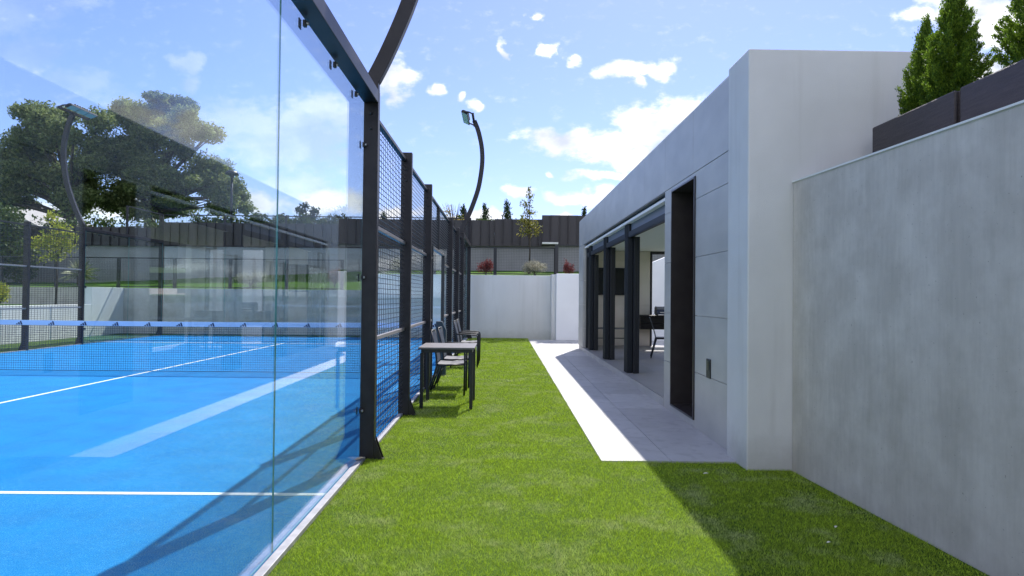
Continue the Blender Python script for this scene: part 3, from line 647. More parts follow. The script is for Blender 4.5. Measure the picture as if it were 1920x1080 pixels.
def cage_end(y, s, label):
    T = thing('court_end_fence', (-5, y, 0), label, 'fence')
    yg0, yg1 = (y + .002, y + .014) if s < 0 else (y - .014, y - .002)
    for k in range(5):
        a, b = -10 + .06 + k * 1.976 + .004, -10 + .06 + (k + 1) * 1.976 - .004
        g = MB(); vs = [(x, yy, z) for x in (a, b) for yy in (yg0, yg1) for z in (.03, 2.94)]
        g.add(vs, [(0, 4, 5, 1), (2, 3, 7, 6)], 0); g.add(vs, [(0, 1, 3, 2), (4, 6, 7, 5), (0, 2, 6, 4), (1, 5, 7, 3)], 1)
        g.build('glass_pane', [M['glass'], M['glass_edge']], T)
    o0, o1 = (y - .06, y - .0) if s < 0 else (y + .0, y + .06)
    g = MB(); g.box(-9.96, -.04, o0, o1, 2.95, 3.0); g.build('beam', M['steel'], T)
    g = MB(); g.box(-9.96, -.04, o0 + .01, o1 - .01, 3.97, 4.0); g.build('rail', M['steel'], T)
    for x in (-8, -6, -4, -2):
        g = MB(); g.box(x - .022, x + .022, o0, o1, 3.002, 4.0); g.build('upright', M['steel'], T)
    grid_panel('mesh_panel', 'y', (o0 + o1) / 2, -9.96, -.04, 3.01, 3.97, .10, .0019, T, M['wire'], zstep=.05)
cage_end(20.0, 1, 'far glass end wall of the blue court with mesh along its top')
cage_end(0.0, -1, 'glass end wall of the padel court nearest the viewer, mostly outside the photo')

# net
T = thing('padel_net', (-5, 10, 0), 'dark net with a pale blue tape across the blue padel court', 'net')
def sag(x): t = (x + 5) / 5; return .895 + .025 * t * t
g = MB(); n = 250; rr = .0016
for i in range(n + 1):
    x = -9.95 + 9.9 * i / n; g.box(x - rr, x + rr, 10 - rr, 10 + rr, .03, sag(x) - .06)
for k in range(21):
    f = k / 20
    for i in range(20):
        xa, xb = -9.95 + .495 * i, -9.95 + .495 * (i + 1); za, zb = .03 + (sag(xa) - .08) * f, .03 + (sag(xb) - .08) * f
        g.add([(xa, 10.003, za - 1.5*rr), (xb, 10.003, zb - 1.5*rr), (xb, 10.003, zb + 1.5*rr), (xa, 10.003, za + 1.5*rr), (xa, 10.0055, za - 1.5*rr), (xb, 10.0055, zb - 1.5*rr), (xb, 10.0055, zb + 1.5*rr), (xa, 10.0055, za + 1.5*rr)],
              [(0, 1, 2, 3), (7, 6, 5, 4), (0, 4, 5, 1), (3, 2, 6, 7)])
g.build('netting', M['net'], T)
g = MB(); g.tube([(-9.96, 10, .03), (-5, 10, .028), (-.02, 10, .03)], .006, 6); g.build('bottom_cord', M['net'], T)
g = MB()
for i in range(40):
    xa, xb = -9.96 + 9.94 * i / 40, -9.96 + 9.94 * (i + 1) / 40; za, zb = sag(xa), sag(xb); h = .085
    g.add([(xa, 9.99, za - h), (xb, 9.99, zb - h), (xb, 9.99, zb), (xa, 9.99, za), (xa, 10.01, za - h), (xb, 10.01, zb - h), (xb, 10.01, zb), (xa, 10.01, za)],
          [(0, 1, 2, 3), (7, 6, 5, 4), (3, 2, 6, 7), (0, 4, 5, 1)])
tape = g.build('tape', M['tape'], T)
for k in range(18):
    cx = -9.47 + .556 * k + .0; zb = sag(cx) - .082; g = MB()
    for j, (w, h) in enumerate(((.036, .024), (.036, .045), (.036, .068))):
        x = cx - .05 + j * .040; sl_ = .022
        g.add([(x, 9.987, zb + .004), (x + w * .8, 9.987, zb + .004), (x + w * .8 - sl_ * h / .058 * 1.0, 9.987, zb + .004 + h), (x - sl_ * h / .058 * .9 + .004, 9.987, zb + h - .006),
               (x, 9.9885, zb + .004), (x + w * .8, 9.9885, zb + .004), (x + w * .8 - sl_ * h / .058 * 1.0, 9.9885, zb + .004 + h), (x - sl_ * h / .058 * .9 + .004, 9.9885, zb + h - .006)],
              [(0, 1, 2, 3), (7, 6, 5, 4), (0, 4, 5, 1), (1, 5, 6, 2), (2, 6, 7, 3), (3, 7, 4, 0)])
    g.build('logo', M['logo'], tape)
for x, s in ((0.03, 1), (-10.03, -1)):
    g = MB(); q = [(0, 0), (.175, 0), (.175, .80), (.10, .95), (0, .95)]; q = [(x + s * a, b) for a, b in q]
    g.ext(q if s > 0 else q[::-1], 'y', 9.90, 10.10); g.build('post_cover', M['cover'], T, bevel=.006)

# ------------------------------------------------------------------ floodlight poles
PROFILE = [(.060, 3.13), (.060, 3.20), (.16, 3.40), (.27, 3.65), (.37, 3.91), (.49, 4.28), (.56, 4.65), (.60, 5.05), (.585, 5.40), (.53, 5.70), (.46, 5.95), (.37, 6.16)]
def smooth_path(pts, k=4):
    out = pts[:2]
    P = pts[1:]
    for i in range(len(P) - 1):
        p0 = P[max(i - 1, 0)]; p1 = P[i]; p2 = P[i + 1]; p3 = P[min(i + 2, len(P) - 1)]
        for j in range(1, k + 1):
            t = j / k; f = lambda a, b, c, d: .5 * (2 * b + (c - a) * t + (2 * a - 5 * b + 4 * c - d) * t * t + (3 * b - a - 3 * c + d) * t ** 3)
            out.append(tuple(f(p0[q], p1[q], p2[q], p3[q]) for q in (0, 1)))
    return out
def light_pole(x0, s, y, label):
    T = thing('floodlight_pole', (x0 + s * .06, y, 3.0), label, 'light pole', 'curved floodlight poles on the court fence')
    g = MB(); pts = [(x0 + s * a, y, z + .008) for a, z in smooth_path(PROFILE)]
    g.sweep(pts, .075, .12, side=(0, 1, 0)); g.build('mast', M['steel'], T, bevel=.004)
    tx, tz = x0 + s * .355, 6.19
    g = MB(); g.box(tx - .03, tx + .03, y - .60, y + .60, tz - .03, tz + .03)     # mounting bar
    for yy in (y - .58, y + .58):
        g.sweep([(tx, yy, tz), (tx - s * .10, yy, tz + .05), (tx - s * .22, yy, tz + .06)], .03, .035, side=(0, 1, 0))
    br = g.build('bracket', M['steel'], T, bevel=.003)
    ca, sa = math.cos(R(24)), math.sin(R(24))
    def rot(px, pz): return (tx - s * (.22 + px * ca - pz * sa), tz + .05 + px * sa * 1.0 + pz * ca)
    g = MB()
    q = [rot(-.09, -.02), rot(.09, -.02), rot(.09, .03), rot(.04, .06), (rot(-.04, .06)), rot(-.09, .03)]
    g.ext(q if s < 0 else q[::-1], 'y', y - .54, y + .54); h = g.build('lamp_housing', M['steel'], T, bevel=.004)
    g = MB()
    for k in range(7):
        q = [rot(-.08, .062), rot(.08, .062), rot(.07, .10), rot(-.07, .10)]; g.ext(q if s < 0 else q[::-1], 'y', y - .30 + k * .1 - .01, y - .30 + k * .1 + .01)
    g.build('cooling_fin', M['steel'], h)
    for k in range(3):
        q = [rot(-.08, -.026), rot(.08, -.026), rot(.08, -.0205), rot(-.08, -.0205)]
        g = MB(); g.ext(q if s < 0 else q[::-1], 'y', y - .52 + k * .35, y - .52 + k * .35 + .32); g.build('lens', M['led'], h)
light_pole(0.0, 1, 4.08, 'curved dark floodlight mast on the nearest fence post, cut off by the top edge')
light_pole(0.0, 1, 16.1, 'curved dark floodlight mast standing on the far posts of the fence beside the lawn')
light_pole(-10.0, -1, 16.0, 'curved dark floodlight mast across the court, in front of the big oaks')

# ------------------------------------------------------------------ table and chairs on the lawn
T = thing('garden_table', (.51, 6.95, 0), 'small square dark metal table on the lawn next to the mesh fence', 'table')
g = MB(); g.box(.165, .855, 6.50, 7.28, .738, .762); g.build('table_top', M['tabletop'], T, bevel=.004)
g = MB(); g.box(.20, .82, 6.545, 6.565, .695, .737); g.box(.20, .82, 7.215, 7.235, .695, .737); g.box(.195, .215, 6.566, 7.214, .695, .737); g.box(.805, .825, 6.566, 7.214, .695, .737)
g.build('apron', M['black'], T)
for x in (.185, .795):
    for y in (6.535, 7.205):
        g = MB(); g.box(x, x + .042, y, y + .042, 0, .694); g.build('leg', M['black'], T, bevel=.006)
def garden_chair(x, y, label):
    T = thing('garden_chair', (x + .3, y, 0), label, 'chair', 'stackable metal garden chairs along the fence')
    w = .25
    for sy in (-w, w):
        Y = y + sy
        pts = [(x + .545, Y, 0), (x + .55, Y, .40), (x + .55, Y, .585)]
        pts += [(x + .55 - .055 * (1 - math.cos(a)), Y, .585 + .055 * math.sin(a)) for a in (R(30), R(60), R(90))] + [(x + .20, Y, .655), (x + .135, Y, .652)]
        g = MB(); g.tube(pts, .0135, 8); tag(g.build('armrest', M['black'], T, smooth=True))
        g = MB(); g.tube([(x + .02, Y, 0), (x + .11, Y, .25), (x + .165, Y, .43), (x + .145, Y, .60), (x + .075, Y, .90)], .0135, 8); g.build('rear_leg', M['black'], T, smooth=True)
        g = MB(); g.tube([(x + .165, Y, .425), (x + .545, Y, .44)], .013, 8); g.build('seat_rail', M['black'], T, smooth=True)
    g = MB(); g.ext([(x + .165, .437), (x + .34, .428), (x + .545, .452), (x + .545, .462), (x + .34, .438), (x + .165, .447)], 'y', y - w + .014, y + w - .014); g.build('seat', M['seat'], T)
    g = MB(); q = [(x + .160, .47), (x + .140, .62), (x + .073, .895), (x + .081, .898), (x + .149, .622), (x + .168, .47)]
    g.ext(q, 'y', y - w + .014, y + w - .014); g.build('backrest', M['sling'], T)
    g = MB(); g.tube([(x + .075, y - w, .90), (x + .075, y + w, .90)], .0135, 8); g.build('crossbar', M['black'], T, smooth=True)
    g = MB(); g.tube([(x + .11, y - w, .25), (x + .11, y + w, .25)], .01, 6); g.build('stretcher', M['black'], T, smooth=True)
garden_chair(.125, 7.85, 'metal garden chair right behind the small table, nearest of the four by the fence')
garden_chair(.145, 8.62, 'metal garden chair second from the table, half hidden by the first chair')
garden_chair(.165, 11.45, 'metal garden chair beyond the net post, nearer of the far pair')
garden_chair(.165, 12.25, 'metal garden chair farthest from the table, last of the four by the fence')

# ------------------------------------------------------------------ garden walls and upper lawn
g = MB(); g.box(-3.3, 2.80, 20.45, 20.75, -.1, 2.13); tag(g.build('garden_wall', M['gardenwall'], bevel=.01), 'long pale grey wall at the end of the lawn, below the black railing', 'wall')
g = MB(); g.box(2.803, 2.93, 19.80, 20.75, -.1, 2.15); tag(g.build('wall_pier', M['gardenwall'], bevel=.008), 'narrow pale pier between the grey wall and the white wall', 'pier')
g = MB(); g.ext([(2.934, -.1), (9, -.1), (9, 3.9), (6.7, 2.84), (5.1, 2.17), (2.934, 2.17)], 'y', 19.58, 19.85); tag(g.build('white_wall', M['white'], bevel=.01), 'bluish white wall behind the clubhouse, its top rising to the right', 'wall')
g = MB(); g.box(-24, -3.303, 21.2, 21.5, -.1, 1.575); tag(g.build('court_back_wall', M['concrete']), 'grey concrete wall behind the court, seen through the glass', 'wall')
g = MB(); g.ext([(-3.305, 21.2), (-3.305, 20.77), (-3.05, 20.77), (-3.05, 21.2)], 'z', -.1, 2.12); tag(g.build('return_wall', M['concrete']), 'short return wall hidden behind the fence post where the garden wall steps back', 'wall')
g = MB(); g.box(-12.18, -11.95, 19.45, 21.197, -.1, 1.575); g.box(-12.18, -11.95, -6, 19.447, -.1, 1.02)
for y in np.arange(-5.2, 19, 1.9): g.box(-11.949, -11.938, y, y + .03, -.1, 1.0)
tag(g.build('side_wall', M['sidewall'], bevel=.006), 'sunlit stepped white wall along the far left side of the court', 'wall')
g = MB(); g.box(-60, -12.19, -60, 21.19, -.1, .97); struct('left_lawn', g, M['lawn'])
# upper lawn, rising away from the walls
def zl(x, y):
    if x > -3.2: a = 2.10; y0 = 20.7
    else: a = 1.56; y0 = 21.45
    t = min(1, max(0, (y - y0) / 3.7)); b = 2.44 if x > -4 else max(1.80, 2.44 + (x + 4) * .055)
    return a + (b - a) * t
g = MB()
xsL = list(np.linspace(-26, -3.22, 28)); xsR = list(np.linspace(-3.18, 30, 28)); ysg = np.linspace(20.6, 25.2, 10)
for xs_ in (xsL, xsR):
    V_ = []; n_ = len(xs_)
    for y in ysg:
        for x in xs_: V_.append((x, max(y, 21.35) if x < -3.2 else max(y, 20.62 if x < 2.9 else 19.8), zl(x, y) + .015 * math.sin(x * 2.1 + y)))
    F_ = [(j * n_ + i, j * n_ + i + 1, (j + 1) * n_ + i + 1, (j + 1) * n_ + i) for j in range(len(ysg) - 1) for i in range(n_ - 1)]
    g.add(V_, F_)
struct('upper_lawn', g, M['lawn'])
# grey rendered wall and brown metal cladding above it
g = MB(); g.box(-24, 12, 25.0, 25.3, 1.4, 3.50); tag(g.build('rendered_wall', M['greywall']), 'long grey rendered wall behind the railing and below the brown metal cladding', 'wall')
T = thing('metal_cladding', (0, 24.95, 3.4), 'long dark brown standing-seam metal cladding stepping up to the right across the background', 'cladding')
for a, b, z0, z1 in ((-24, -12.6, 3.30, 4.05), (-12.597, -5.5, 3.34, 4.27), (-5.497, .82, 3.46, 4.50), (.823, 2.76, 3.46, 4.56), (2.763, 12, 3.50, 4.74)):
    g = MB(); x = a; k = 0
    while x < b - .01:
        x2 = min(x + .36, b); g.box(x + .004, x2 - .004, 24.86 - .03 * (k % 2), 24.93, z0, z1); g.box(x2 - .022, x2 - .006, 24.78, 24.859, z0, z1); x = x2; k += 1
    g.box(a, b, 24.931, 24.99, z0 + .005, z1 - .005)
    g.build('panel', M['cladding'], T)
g = MB(); g.box(2.76, 3.40, 24.5, 24.77, 3.54, 3.61); tag(g.build('ledge', M['sidewall']), 'pale concrete ledge under the tallest part of the brown cladding', 'ledge')
g = MB()
V_ = []; F_ = []; nx, ny = 30, 24
for j in range(ny):
    for i in range(nx):
        x = -300 + 600 * i / (nx - 1); t = j / (ny - 1); y = 25.1 + 500 * t ** 2.2
        V_.append((x, y, 3.9 + 2.0 * (1 - math.exp(-(y - 25) / 40)) + .5 * math.sin(x * .05 + j) * min(1, t * 4)))
F_ = [(j * nx + i, j * nx + i + 1, (j + 1) * nx + i + 1, (j + 1) * nx + i) for j in range(ny - 1) for i in range(nx - 1)]
g.add(V_, F_); struct('hill', g, M['lawn'])

# black railing of wire mesh on the walls
def railing(xs_, y, z0, z1, label):
    T = thing('mesh_railing', ((xs_[0] + xs_[-1]) / 2, y, z0), label, 'railing')
    for x in xs_:
        g = MB(); g.box(x - .055, x + .055, y - .03, y + .03, z0, z1); g.build('post', M['black'], T)
    for a, b in zip(xs_, xs_[1:]):
        g = MB(); g.box(a + .056, b - .056, y - .02, y + .02, z1 - .04, z1); g.box(a + .056, b - .056, y - .02, y + .02, z0 + .03, z0 + .06); g.build('rail', M['black'], T)
        grid_panel('mesh_panel', 'y', y, a + .056, b - .056, z0 + .06, z1 - .04, .055, .0022, T, M['wire'])
railing([-3.1, -1.14, .92, 2.98], 20.62, 2.135, 3.09, 'black wire mesh railing on top of the pale grey wall beyond the lawn')
railing([2.99, 5.0, 7.0, 9.0], 20.25, 2.13, 3.17, 'black wire mesh railing behind the white wall, next to the clubhouse corner')
railing([-20.1, -18.2, -16.3, -14.39, -12.23, -10.28, -8.35, -6.39, -4.45], 21.35, 1.58, 2.64, 'black wire mesh railing on the concrete wall behind the court')

# ------------------------------------------------------------------ planting
def stems(g, x, y, z, n, h, spread, r=.008):
    for k in range(n):
        a = random.uniform(0, 6.28); s = random.uniform(.2, 1) * spread
        g.tube([(x, y, z), (x + math.cos(a) * s * .5, y + math.sin(a) * s * .5, z + h * .55), (x + math.cos(a) * s, y + math.sin(a) * s, z + h)], [r, r * .7, r * .3], 4)
def shrub(name, x, y, z, w, h, m, label, n=1500, size=.035):
    T = thing(name, (x, y, z), label, 'shrub')
    g = MB(); stems(g, x, y, z - .02, 12, h * .7, w * .35); g.build('stem', M['bark'], T)
    cl = [(x + random.uniform(-.3, .3) * w, y + random.uniform(-.25, .25) * w, z + h * random.uniform(.35, .68), w * .26, w * .26, h * .32) for _ in range(9)]
    leaves('foliage', cl, n / 9, size, m, T, asp=.7, up=.5)
shrub('red_shrub', .60, 20.95, 2.13, .66, .62, M['red'], 'round red-leaved shrub behind the railing, left of the young tree', 1800, .028)
shrub('pale_shrub', 2.30, 21.0, 2.14, .95, .58, M['silver'], 'wide cream-coloured shrub behind the railing at the foot of the young tree', 2200, .03)
shrub('red_shrub', 3.48, 20.9, 2.14, .45, .62, M['red'], 'red-leaved shrub beside the corner of the clubhouse', 1200, .028)
shrub('pale_shrub', -7.9, 21.95, 1.64, 1.0, .66, M['silver'], 'cream-coloured shrub behind the court, seen through the large glass pane', 2200, .032)
shrub('red_shrub', -4.86, 21.9, 1.66, .6, .85, M['red'], 'tall red-leaved shrub behind the court, seen through the glass near the fence post', 1500, .03)
shrub('pale_shrub', -2.35, 21.1, 2.14, .8, .62, M['hedge'], 'pale green shrub seen through the open court entrance', 1500, .03)
shrub('yellow_shrub', -14.85, 19.4, .97, .95, .78, M['yellow'], 'yellow-green shrub on the grass at the left edge of the photo', 1500, .05)

def tree(name, x, y, z, trunk_h, r0, clumps, m, label, per=400, size=.08, limbs=True, cat='tree', group=None, power=.5):
    T = thing(name, (x, y, z), label, cat, group)
    g = MB(); cx = sum(c[0] for c in clumps) / len(clumps)
    g.tube([(x, y, z - .1), (x + .03, y, z + trunk_h * .5), (x + (cx - x) * .2, y, z + trunk_h)], [r0, r0 * .8, r0 * .55], 8)
    for c in [c_ for i_, c_ in enumerate(clumps) if len(clumps) < 20 or i_ % 4 == 0]:
        mx = (x + c[0]) / 2 + random.uniform(-.1, .1) * c[3]; 
        z1 = z + trunk_h * random.uniform(.6, 1.0)
        if c[2] < z1: z1 = z + trunk_h * .5
        g.tube([(x + (cx - x) * .15, y, z1), (mx, (y + c[1]) / 2, (z1 + c[2]) / 2 + .1 * c[5]), (c[0], c[1], c[2])], [r0 * .42, r0 * .26, r0 * .10], 6)
        for _ in range(2):
            g.tube([(mx, (y + c[1]) / 2, (z1 + c[2]) / 2), (c[0] + random.uniform(-.7, .7) * c[3], c[1] + random.uniform(-.6, .6) * c[4], c[2] + random.uniform(-.4, .8) * c[5])], [r0 * .16, r0 * .05], 5)
    g.build('trunk', M['bark'], T, smooth=True)
    leaves('crown', clumps, per, size, m, T, power=power)
    return T
# young tree by the railing
cl = [(2.05, 22, 3.75, .36, .3, .25), (2.25, 22, 4.0, .34, .3, .26), (1.95, 22.05, 4.15, .32, .3, .25), (2.12, 22, 4.45, .30, .28, .27), (2.0, 22, 4.75, .24, .2, .22), (2.15, 22, 5.05, .18, .16, .22), (2.1, 22, 5.3, .10, .1, .18), (2.40, 22, 3.75, .22, .2, .2)]
tree('young_tree', 2.13, 22, 2.2, 1.7, .035, cl, M['young'], 'slender young tree with turning leaves on the upper lawn in front of the brown cladding', 150, .04, power=.7)
T = thing('autumn_tree', (-1.0, 27, 4.1), 'sparse yellow-leaved tree behind the cladding, left of the far light pole', 'tree')
g = MB(); g.tube([(-1.0, 27, 3.9), (-1.0, 27, 4.4)], .04, 6); stems(g, -1.0, 27, 4.3, 16, 1.15, .65, .018); g.build('trunk', M['bark'], T)
leaves('crown', [(-.9, 27, 4.7, .6, .5, .3), (-1.2, 27, 5.1, .4, .4, .3), (-.6, 27, 4.4, .55, .4, .3)], 130, .05, M['autumn'], T, power=.8)
# left young tree, yucca, big green shrub
cl = [(-13.75, 20.1, 3.1, .55, .45, .32), (-13.3, 20.1, 2.95, .45, .4, .3), (-14.1, 20.1, 3.0, .4, .35, .3), (-13.5, 20.15, 3.5, .42, .4, .28), (-13.7, 20.1, 3.9, .26, .25, .26), (-13.1, 20.1, 3.3, .35, .3, .25), (-13.65, 20.1, 2.6, .55, .4, .25)]
tree('yellow_tree', -13.57, 20.15, .95, 1.75, .035, cl, M['yellow'], 'young tree with yellow-green leaves behind the mesh on the left side of the court', 190, .055, power=.7)
T = thing('yucca_plant', (-14.2, 22.3, 1.75), 'spiky yucca plant with long pale leaves on the upper lawn at the left', 'plant')
g = MB(); g.tube([(-14.2, 22.3, 1.6), (-14.2, 22.3, 2.1)], .07, 8); g.build('trunk', M['bark'], T)
vs = []; 
for k in range(120):
    a = random.uniform(0, 6.28); e = R(random.uniform(-25, 85)); L_ = random.uniform(.45, .78); d = Vector((math.cos(a) * math.cos(e), math.sin(a) * math.cos(e), math.sin(e)))
    sd = d.cross(Vector((0, 0, 1))).normalized() * .02; o_ = Vector((-14.2, 22.3, 2.08))
    vs += [o_ - sd, o_ + sd, o_ + d * L_ * .7 + sd * .8 + Vector((0, 0, -.03)), o_ + d * L_ + Vector((0, 0, -.10))]
rawquads('foliage', np.array([tuple(v) for v in vs]), 120, M['yucca'], T)
cl = [(-18.3, 23.6, 3.2, 1.1, .8, .9), (-17.4, 23.6, 2.5, .7, .7, .8), (-18.0, 23.6, 4.1, .8, .7, .7), (-19.3, 23.7, 3.3, 1.2, .8, 1.2)]
tree('green_tree', -18.3, 23.6, 1.7, 1.2, .12, cl, M['hedge'], 'bushy pale green tree behind the mesh at the left edge of the photo', 1400, .09)
cl = [(-15.5, 25.8, 4.3, 1.4, .6, .5), (-17.5, 25.9, 4.2, 1.4, .6, .6), (-13.2, 25.8, 4.2, 1.2, .6, .35)]
tree('dark_bush', -15.5, 25.9, 3.9, .3, .08, cl, M['hedge'], 'low green undergrowth at the foot of the large oaks', 420, .08, power=.8)
# the two large oaks
def cl3(l, y):
    out = []
    for x, z, a, b in l:
        out.append((x, y + random.uniform(-1.2, 1.2), z, a * .92, a * .8, b * .88))
        for _ in range(7):
            t = random.uniform(0, 6.28); q = random.uniform(.5, .95); s_ = random.uniform(.28, .48)
            out.append((x + math.cos(t) * a * q, y + random.uniform(-1.5, 1.5), z + math.sin(t) * b * q, a * s_ * 1.2, a * s_, b * s_ * 1.1))
    return out
OA = [(-24.08, 11.05, 1.31, 0.82), (-25.32, 8.56, 1.61, 1.23), (-22.76, 9.7, 1.4, 1.05), (-21.24, 8.61, 1.61, 1.31), (-23.44, 7.57, 1.9, 1.11), (-25.56, 6.52, 1.46, 0.88), (-21.83, 6.42, 1.46, 0.88), (-20.13, 10.38, 1.02, 0.88), (-24.49, 9.88, 1.31, 0.73), (-27.01, 7.38, 1.75, 1.75)]
OB = [(-19.76, 11.39, 1.2, 1.02), (-18.14, 11.51, 1.65, 1.14), (-16.87, 10.23, 1.5, 1.2), (-19.22, 9.15, 1.65, 1.35), (-16.07, 8.59, 1.26, 1.08), (-14.86, 7.56, 1.35, 0.96), (-14.19, 6.67, 0.96, 0.9), (-17.17, 7.53, 1.65, 0.9), (-18.04, 6.32, 1.95, 0.66), (-19.98, 6.9, 1.5, 1.08), (-17.86, 12.47, 0.75, 0.42)]
tree('oak_tree', -22.3, 34, 4.2, 2.6, .34, cl3(OA, 34), M['oak_leaf'], 'large spreading oak on the left, behind the far curved light pole', 1250, .082, power=.62)
tree('oak_tree', -18.6, 35, 4.2, 2.6, .36, cl3(OB, 35), M['oak_leaf'], 'right-hand large oak, partly veiled by the cloud reflected in the glass', 1250, .082, power=.62)
def cypress(x, y, z0, z1, w, label):
    T = thing('cypress_tree', (x, y, z0), label, 'tree', 'slim cypresses behind the brown cladding')
    g = MB(); g.tube([(x, y, z0 - .2), (x, y, z1 - .4)], [.05, .01], 5); g.build('trunk', M['bark'], T)
    h = z1 - z0; cl = [(x + random.uniform(-.05, .05), y, z0 + h * t, w * .5 * (1 - t) ** .5 * 1.1, w * .5, h * .10) for t in np.linspace(.05, .93, 11)]
    leaves('crown', cl, 130, .10, M['cypress'], T, up=1.6, asp=.5)
for x, z1, w, lab in ((-1.25, 6.95, .75, 'slim dark cypress directly left of the far curved light pole'), (.06, 7.05, .72, 'slim dark cypress between the far light pole and the tallest cypress'), (1.40, 7.3, .78, 'slim dark cypress nearest the young tree, tallest of the row'),
                      (6.13, 6.95, .55, 'small dark cypress above the roof edge of the clubhouse'), (-6.1, 6.4, .8, 'dark cypress seen through the nearest mesh panel'), (-4.9, 6.2, .5, 'thin dark cypress seen through the nearest mesh panel, right of a thicker one'), (-11.8, 5.95, .9, 'broad low cypress above the hedge behind the court')):
    cypress(x, 38, 4.6, z1, w * 1.35, lab)
def hedge(x0, x1, y, z0, z1, label, n=3000):
    T = thing('hedge', ((x0 + x1) / 2, y, z0), label, 'hedge')
    k = int((x1 - x0) / .45); cl = [(x0 + (i + .5) * .45, y + random.uniform(-.2, .2), z0 + (z1 - z0) * random.uniform(.35, .75), .42, .45, (z1 - z0) * .42) for i in range(k)]
    g = MB(); 
    for c in cl[::2]: g.tube([(c[0], y, z0 - .2), (c[0], y, c[2])], .03, 5)
    g.build('stem', M['bark'], T)
    leaves('foliage', cl, n / k, .07, M['hedge'], T)
hedge(-12.5, -5.2, 27.5, 4.0, 4.95, 'long bushy green hedge above the cladding behind the court', 7000)
hedge(-1.0, 1.6, 28, 4.2, 4.95, 'low clipped hedge above the cladding near the far light pole', 2500)
hedge(5.6, 9.0, 30, 4.6, 5.6, 'green hedge above the cladding beside the clubhouse roof', 2500)
cl = [(-8.0, 29, 5.0, .5, .4, .3), (-8.3, 29, 5.35, .35, .3, .22), (-7.7, 29, 5.3, .3, .3, .25), (-8.1, 29, 5.6, .22, .2, .15)]
tree('small_tree', -8.05, 29, 4.0, .9, .05, cl, M['cypress'], 'small dark tree poking out of the hedge behind the court', 130, .09, power=.8)

# park lamp
T = thing('park_lamp', (-10.3, 26, 3.9), 'mushroom-topped park lamp on a thin post behind the court', 'lamp')
g = MB(); g.tube([(-10.3, 26, 3.8), (-10.3, 26, 6.35)], .05, 10); g.build('pole', M['black'], T, smooth=True)
g = MB(); prof = [(.02, 6.62), (.14, 6.60), (.24, 6.54), (.28, 6.46), (.27, 6.43), (.10, 6.40), (.06, 6.33)]
n_ = 20; V_ = [(-10.3 + r_ * math.cos(2 * math.pi * j / n_), 26 + r_ * math.sin(2 * math.pi * j / n_), z_) for r_, z_ in prof for j in range(n_)]
F_ = [(i * n_ + j, i * n_ + (j + 1) % n_, (i + 1) * n_ + (j + 1) % n_, (i + 1) * n_ + j) for i in range(len(prof) - 1) for j in range(n_)] + [tuple(range(n_))]
g.add(V_, F_); g.build('lamp_head', M['black'], T, smooth=True)

# house behind the trees on the left
T = thing('house', (-40, 55, 4.2), 'pale house with a grey pitched roof behind the trees at the left edge', 'house')
g = MB(); g.ext([(-47, 3), (-36.6, 3), (-36.6, 6.6), (-41.5, 9.0), (-47, 6.3)], 'y', 52, 62); g.build('wall', M['house'], T)
g = MB(); g.ext([(-41.5, 9.02), (-36.2, 6.42), (-36.2, 6.62), (-41.5, 9.27), (-47.4, 6.3), (-47.4, 6.1)], 'y', 51.5, 62.5); g.build('roof', M['rooftile'], T)
for x in (-39.6, -38.0, -43.0):
    g = MB(); g.box(x, x + .9, 51.95, 51.99, 5.0, 6.2); g.build('window', M['pane'], T)

# ------------------------------------------------------------------ small things on the ground
def leaf(x, y, z, s, rz, m, label):
    g = MB(); pts = [(-1, 0, 0), (-.4, .45, .22), (.4, .4, .3), (1, 0, .1), (.4, -.4, .28), (-.4, -.45, .18), (0, 0, .02)]
    c, s_ = math.cos(rz), math.sin(rz); V_ = [(x + (a * c - b * s_) * s, y + (a * s_ + b * c) * s, z + d * s) for a, b, d in pts]
    V2 = [(a, b, d + .0015) for a, b, d in V_]
    fs = [(0, 1, 6), (1, 2, 6), (2, 3, 6), (3, 4, 6), (4, 5, 6), (5, 0, 6)]
    g.add(V_, [f[::-1] for f in fs]); g.add(V2, fs)
    tag(g.build('fallen_leaf', m), label, 'leaf')
leaf(.03, 3.93, .035, .05, .6, M['dry'], 'curled dry leaf at the foot of the nearest fence post')
leaf(2.80, 3.62, .02, .022, 0, M['petal'], 'pale scrap of leaf on the shaded grass in front of the paving')
leaf(3.22, 2.45, .02, .016, .8, M['petal'], 'pale scrap of leaf on the shaded grass near the concrete wall')
leaf(3.05, 2.2, .02, .014, .2, M['petal'], 'tiny pale petal on the shaded grass, the lowest of the scraps near the wall')
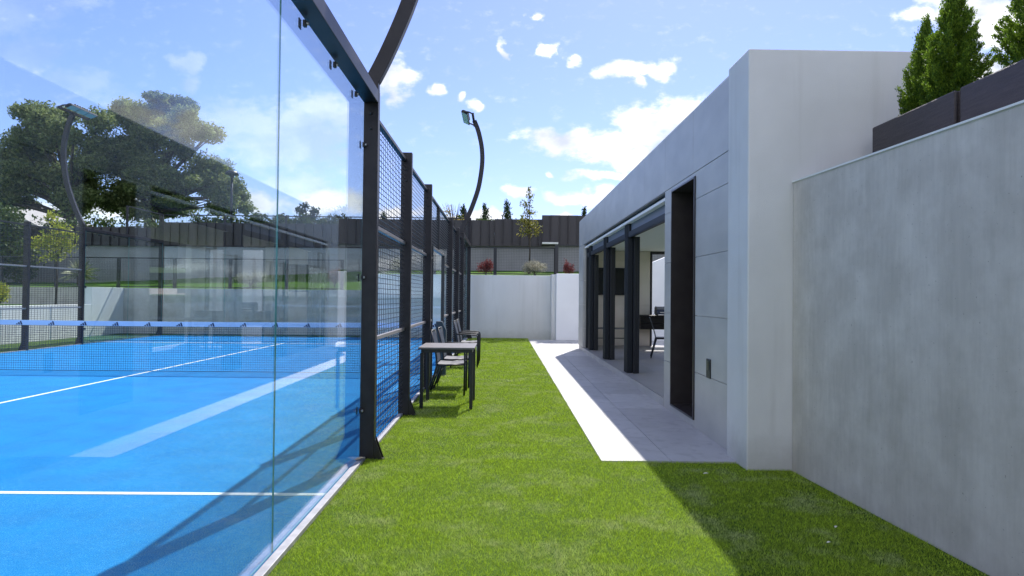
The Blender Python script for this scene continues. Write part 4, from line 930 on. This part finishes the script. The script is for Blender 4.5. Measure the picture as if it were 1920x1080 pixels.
T = thing('garden_light', (.55, 15.2, 0), 'small white garden light on the lawn beyond the chairs', 'light')
g = MB(); g.tube([(.55, 15.2, 0), (.55, 15.2, .20)], .025, 8); g.build('stem', M['whiteplastic'], T, smooth=True)
g = MB(); g.tube([(.55, 15.2, .20), (.55, 15.2, .24), (.55, 15.2, .27)], [.08, .07, .02], 12); g.build('cap', M['whiteplastic'], T)

# ------------------------------------------------------------------ blades of artificial grass
def grass():
    parts = []
    def patch(x0, x1, y0, y1, dens, h, w):
        n = int((x1 - x0) * (y1 - y0) * dens)
        parts.append((RNG.uniform(x0, x1, n), RNG.uniform(y0, y1, n), np.full(n, h), np.full(n, w)))
    patch(-.0, 3.7, 1.5, 2.6, 26000, .017, .0022)
    patch(.055, 3.7, 2.6, 4.045, 20000, .017, .0026)
    patch(.055, 2.056, 4.0, 6, 13000, .018, .0034)
    patch(.055, 2.056, 6, 9, 7500, .019, .005)
    patch(.055, 2.056, 9, 14, 3600, .020, .008)
    patch(.055, 2.056, 14, 20.4, 1600, .020, .012)
    x, y, h, w = (np.concatenate([p[i] for p in parts]) for i in range(4)); n = len(x)
    keep = (x > .055) & (x < 3.556 + (3.82 - y) * .0605 - .01); x, y, h, w = x[keep], y[keep], h[keep], w[keep]; n = len(x)
    h = h * RNG.uniform(.5, 1.5, n) * (1 + .25 * np.sin(x * 5 + 1.3 * np.sin(y * 3)) * np.sin(y * 4.3))
    a = RNG.uniform(0, 2 * np.pi, n); lean = RNG.uniform(.2, 1.3, n) * h
    la = RNG.uniform(0, 2 * np.pi, n)
    dx, dy = np.cos(a) * w / 2, np.sin(a) * w / 2
    z0 = np.full(n, -.001)
    v = np.stack([np.stack([x - dx, y - dy, z0], 1), np.stack([x + dx, y + dy, z0], 1), np.stack([x + np.cos(la) * lean, y + np.sin(la) * lean, h], 1)], 1).reshape(-1, 3)
    o = rawquads('grass', v, n, M['blade'], None, k=3)
    tag(o, 'short bright green artificial grass between the court and the clubhouse', 'grass', kind='stuff')
grass()
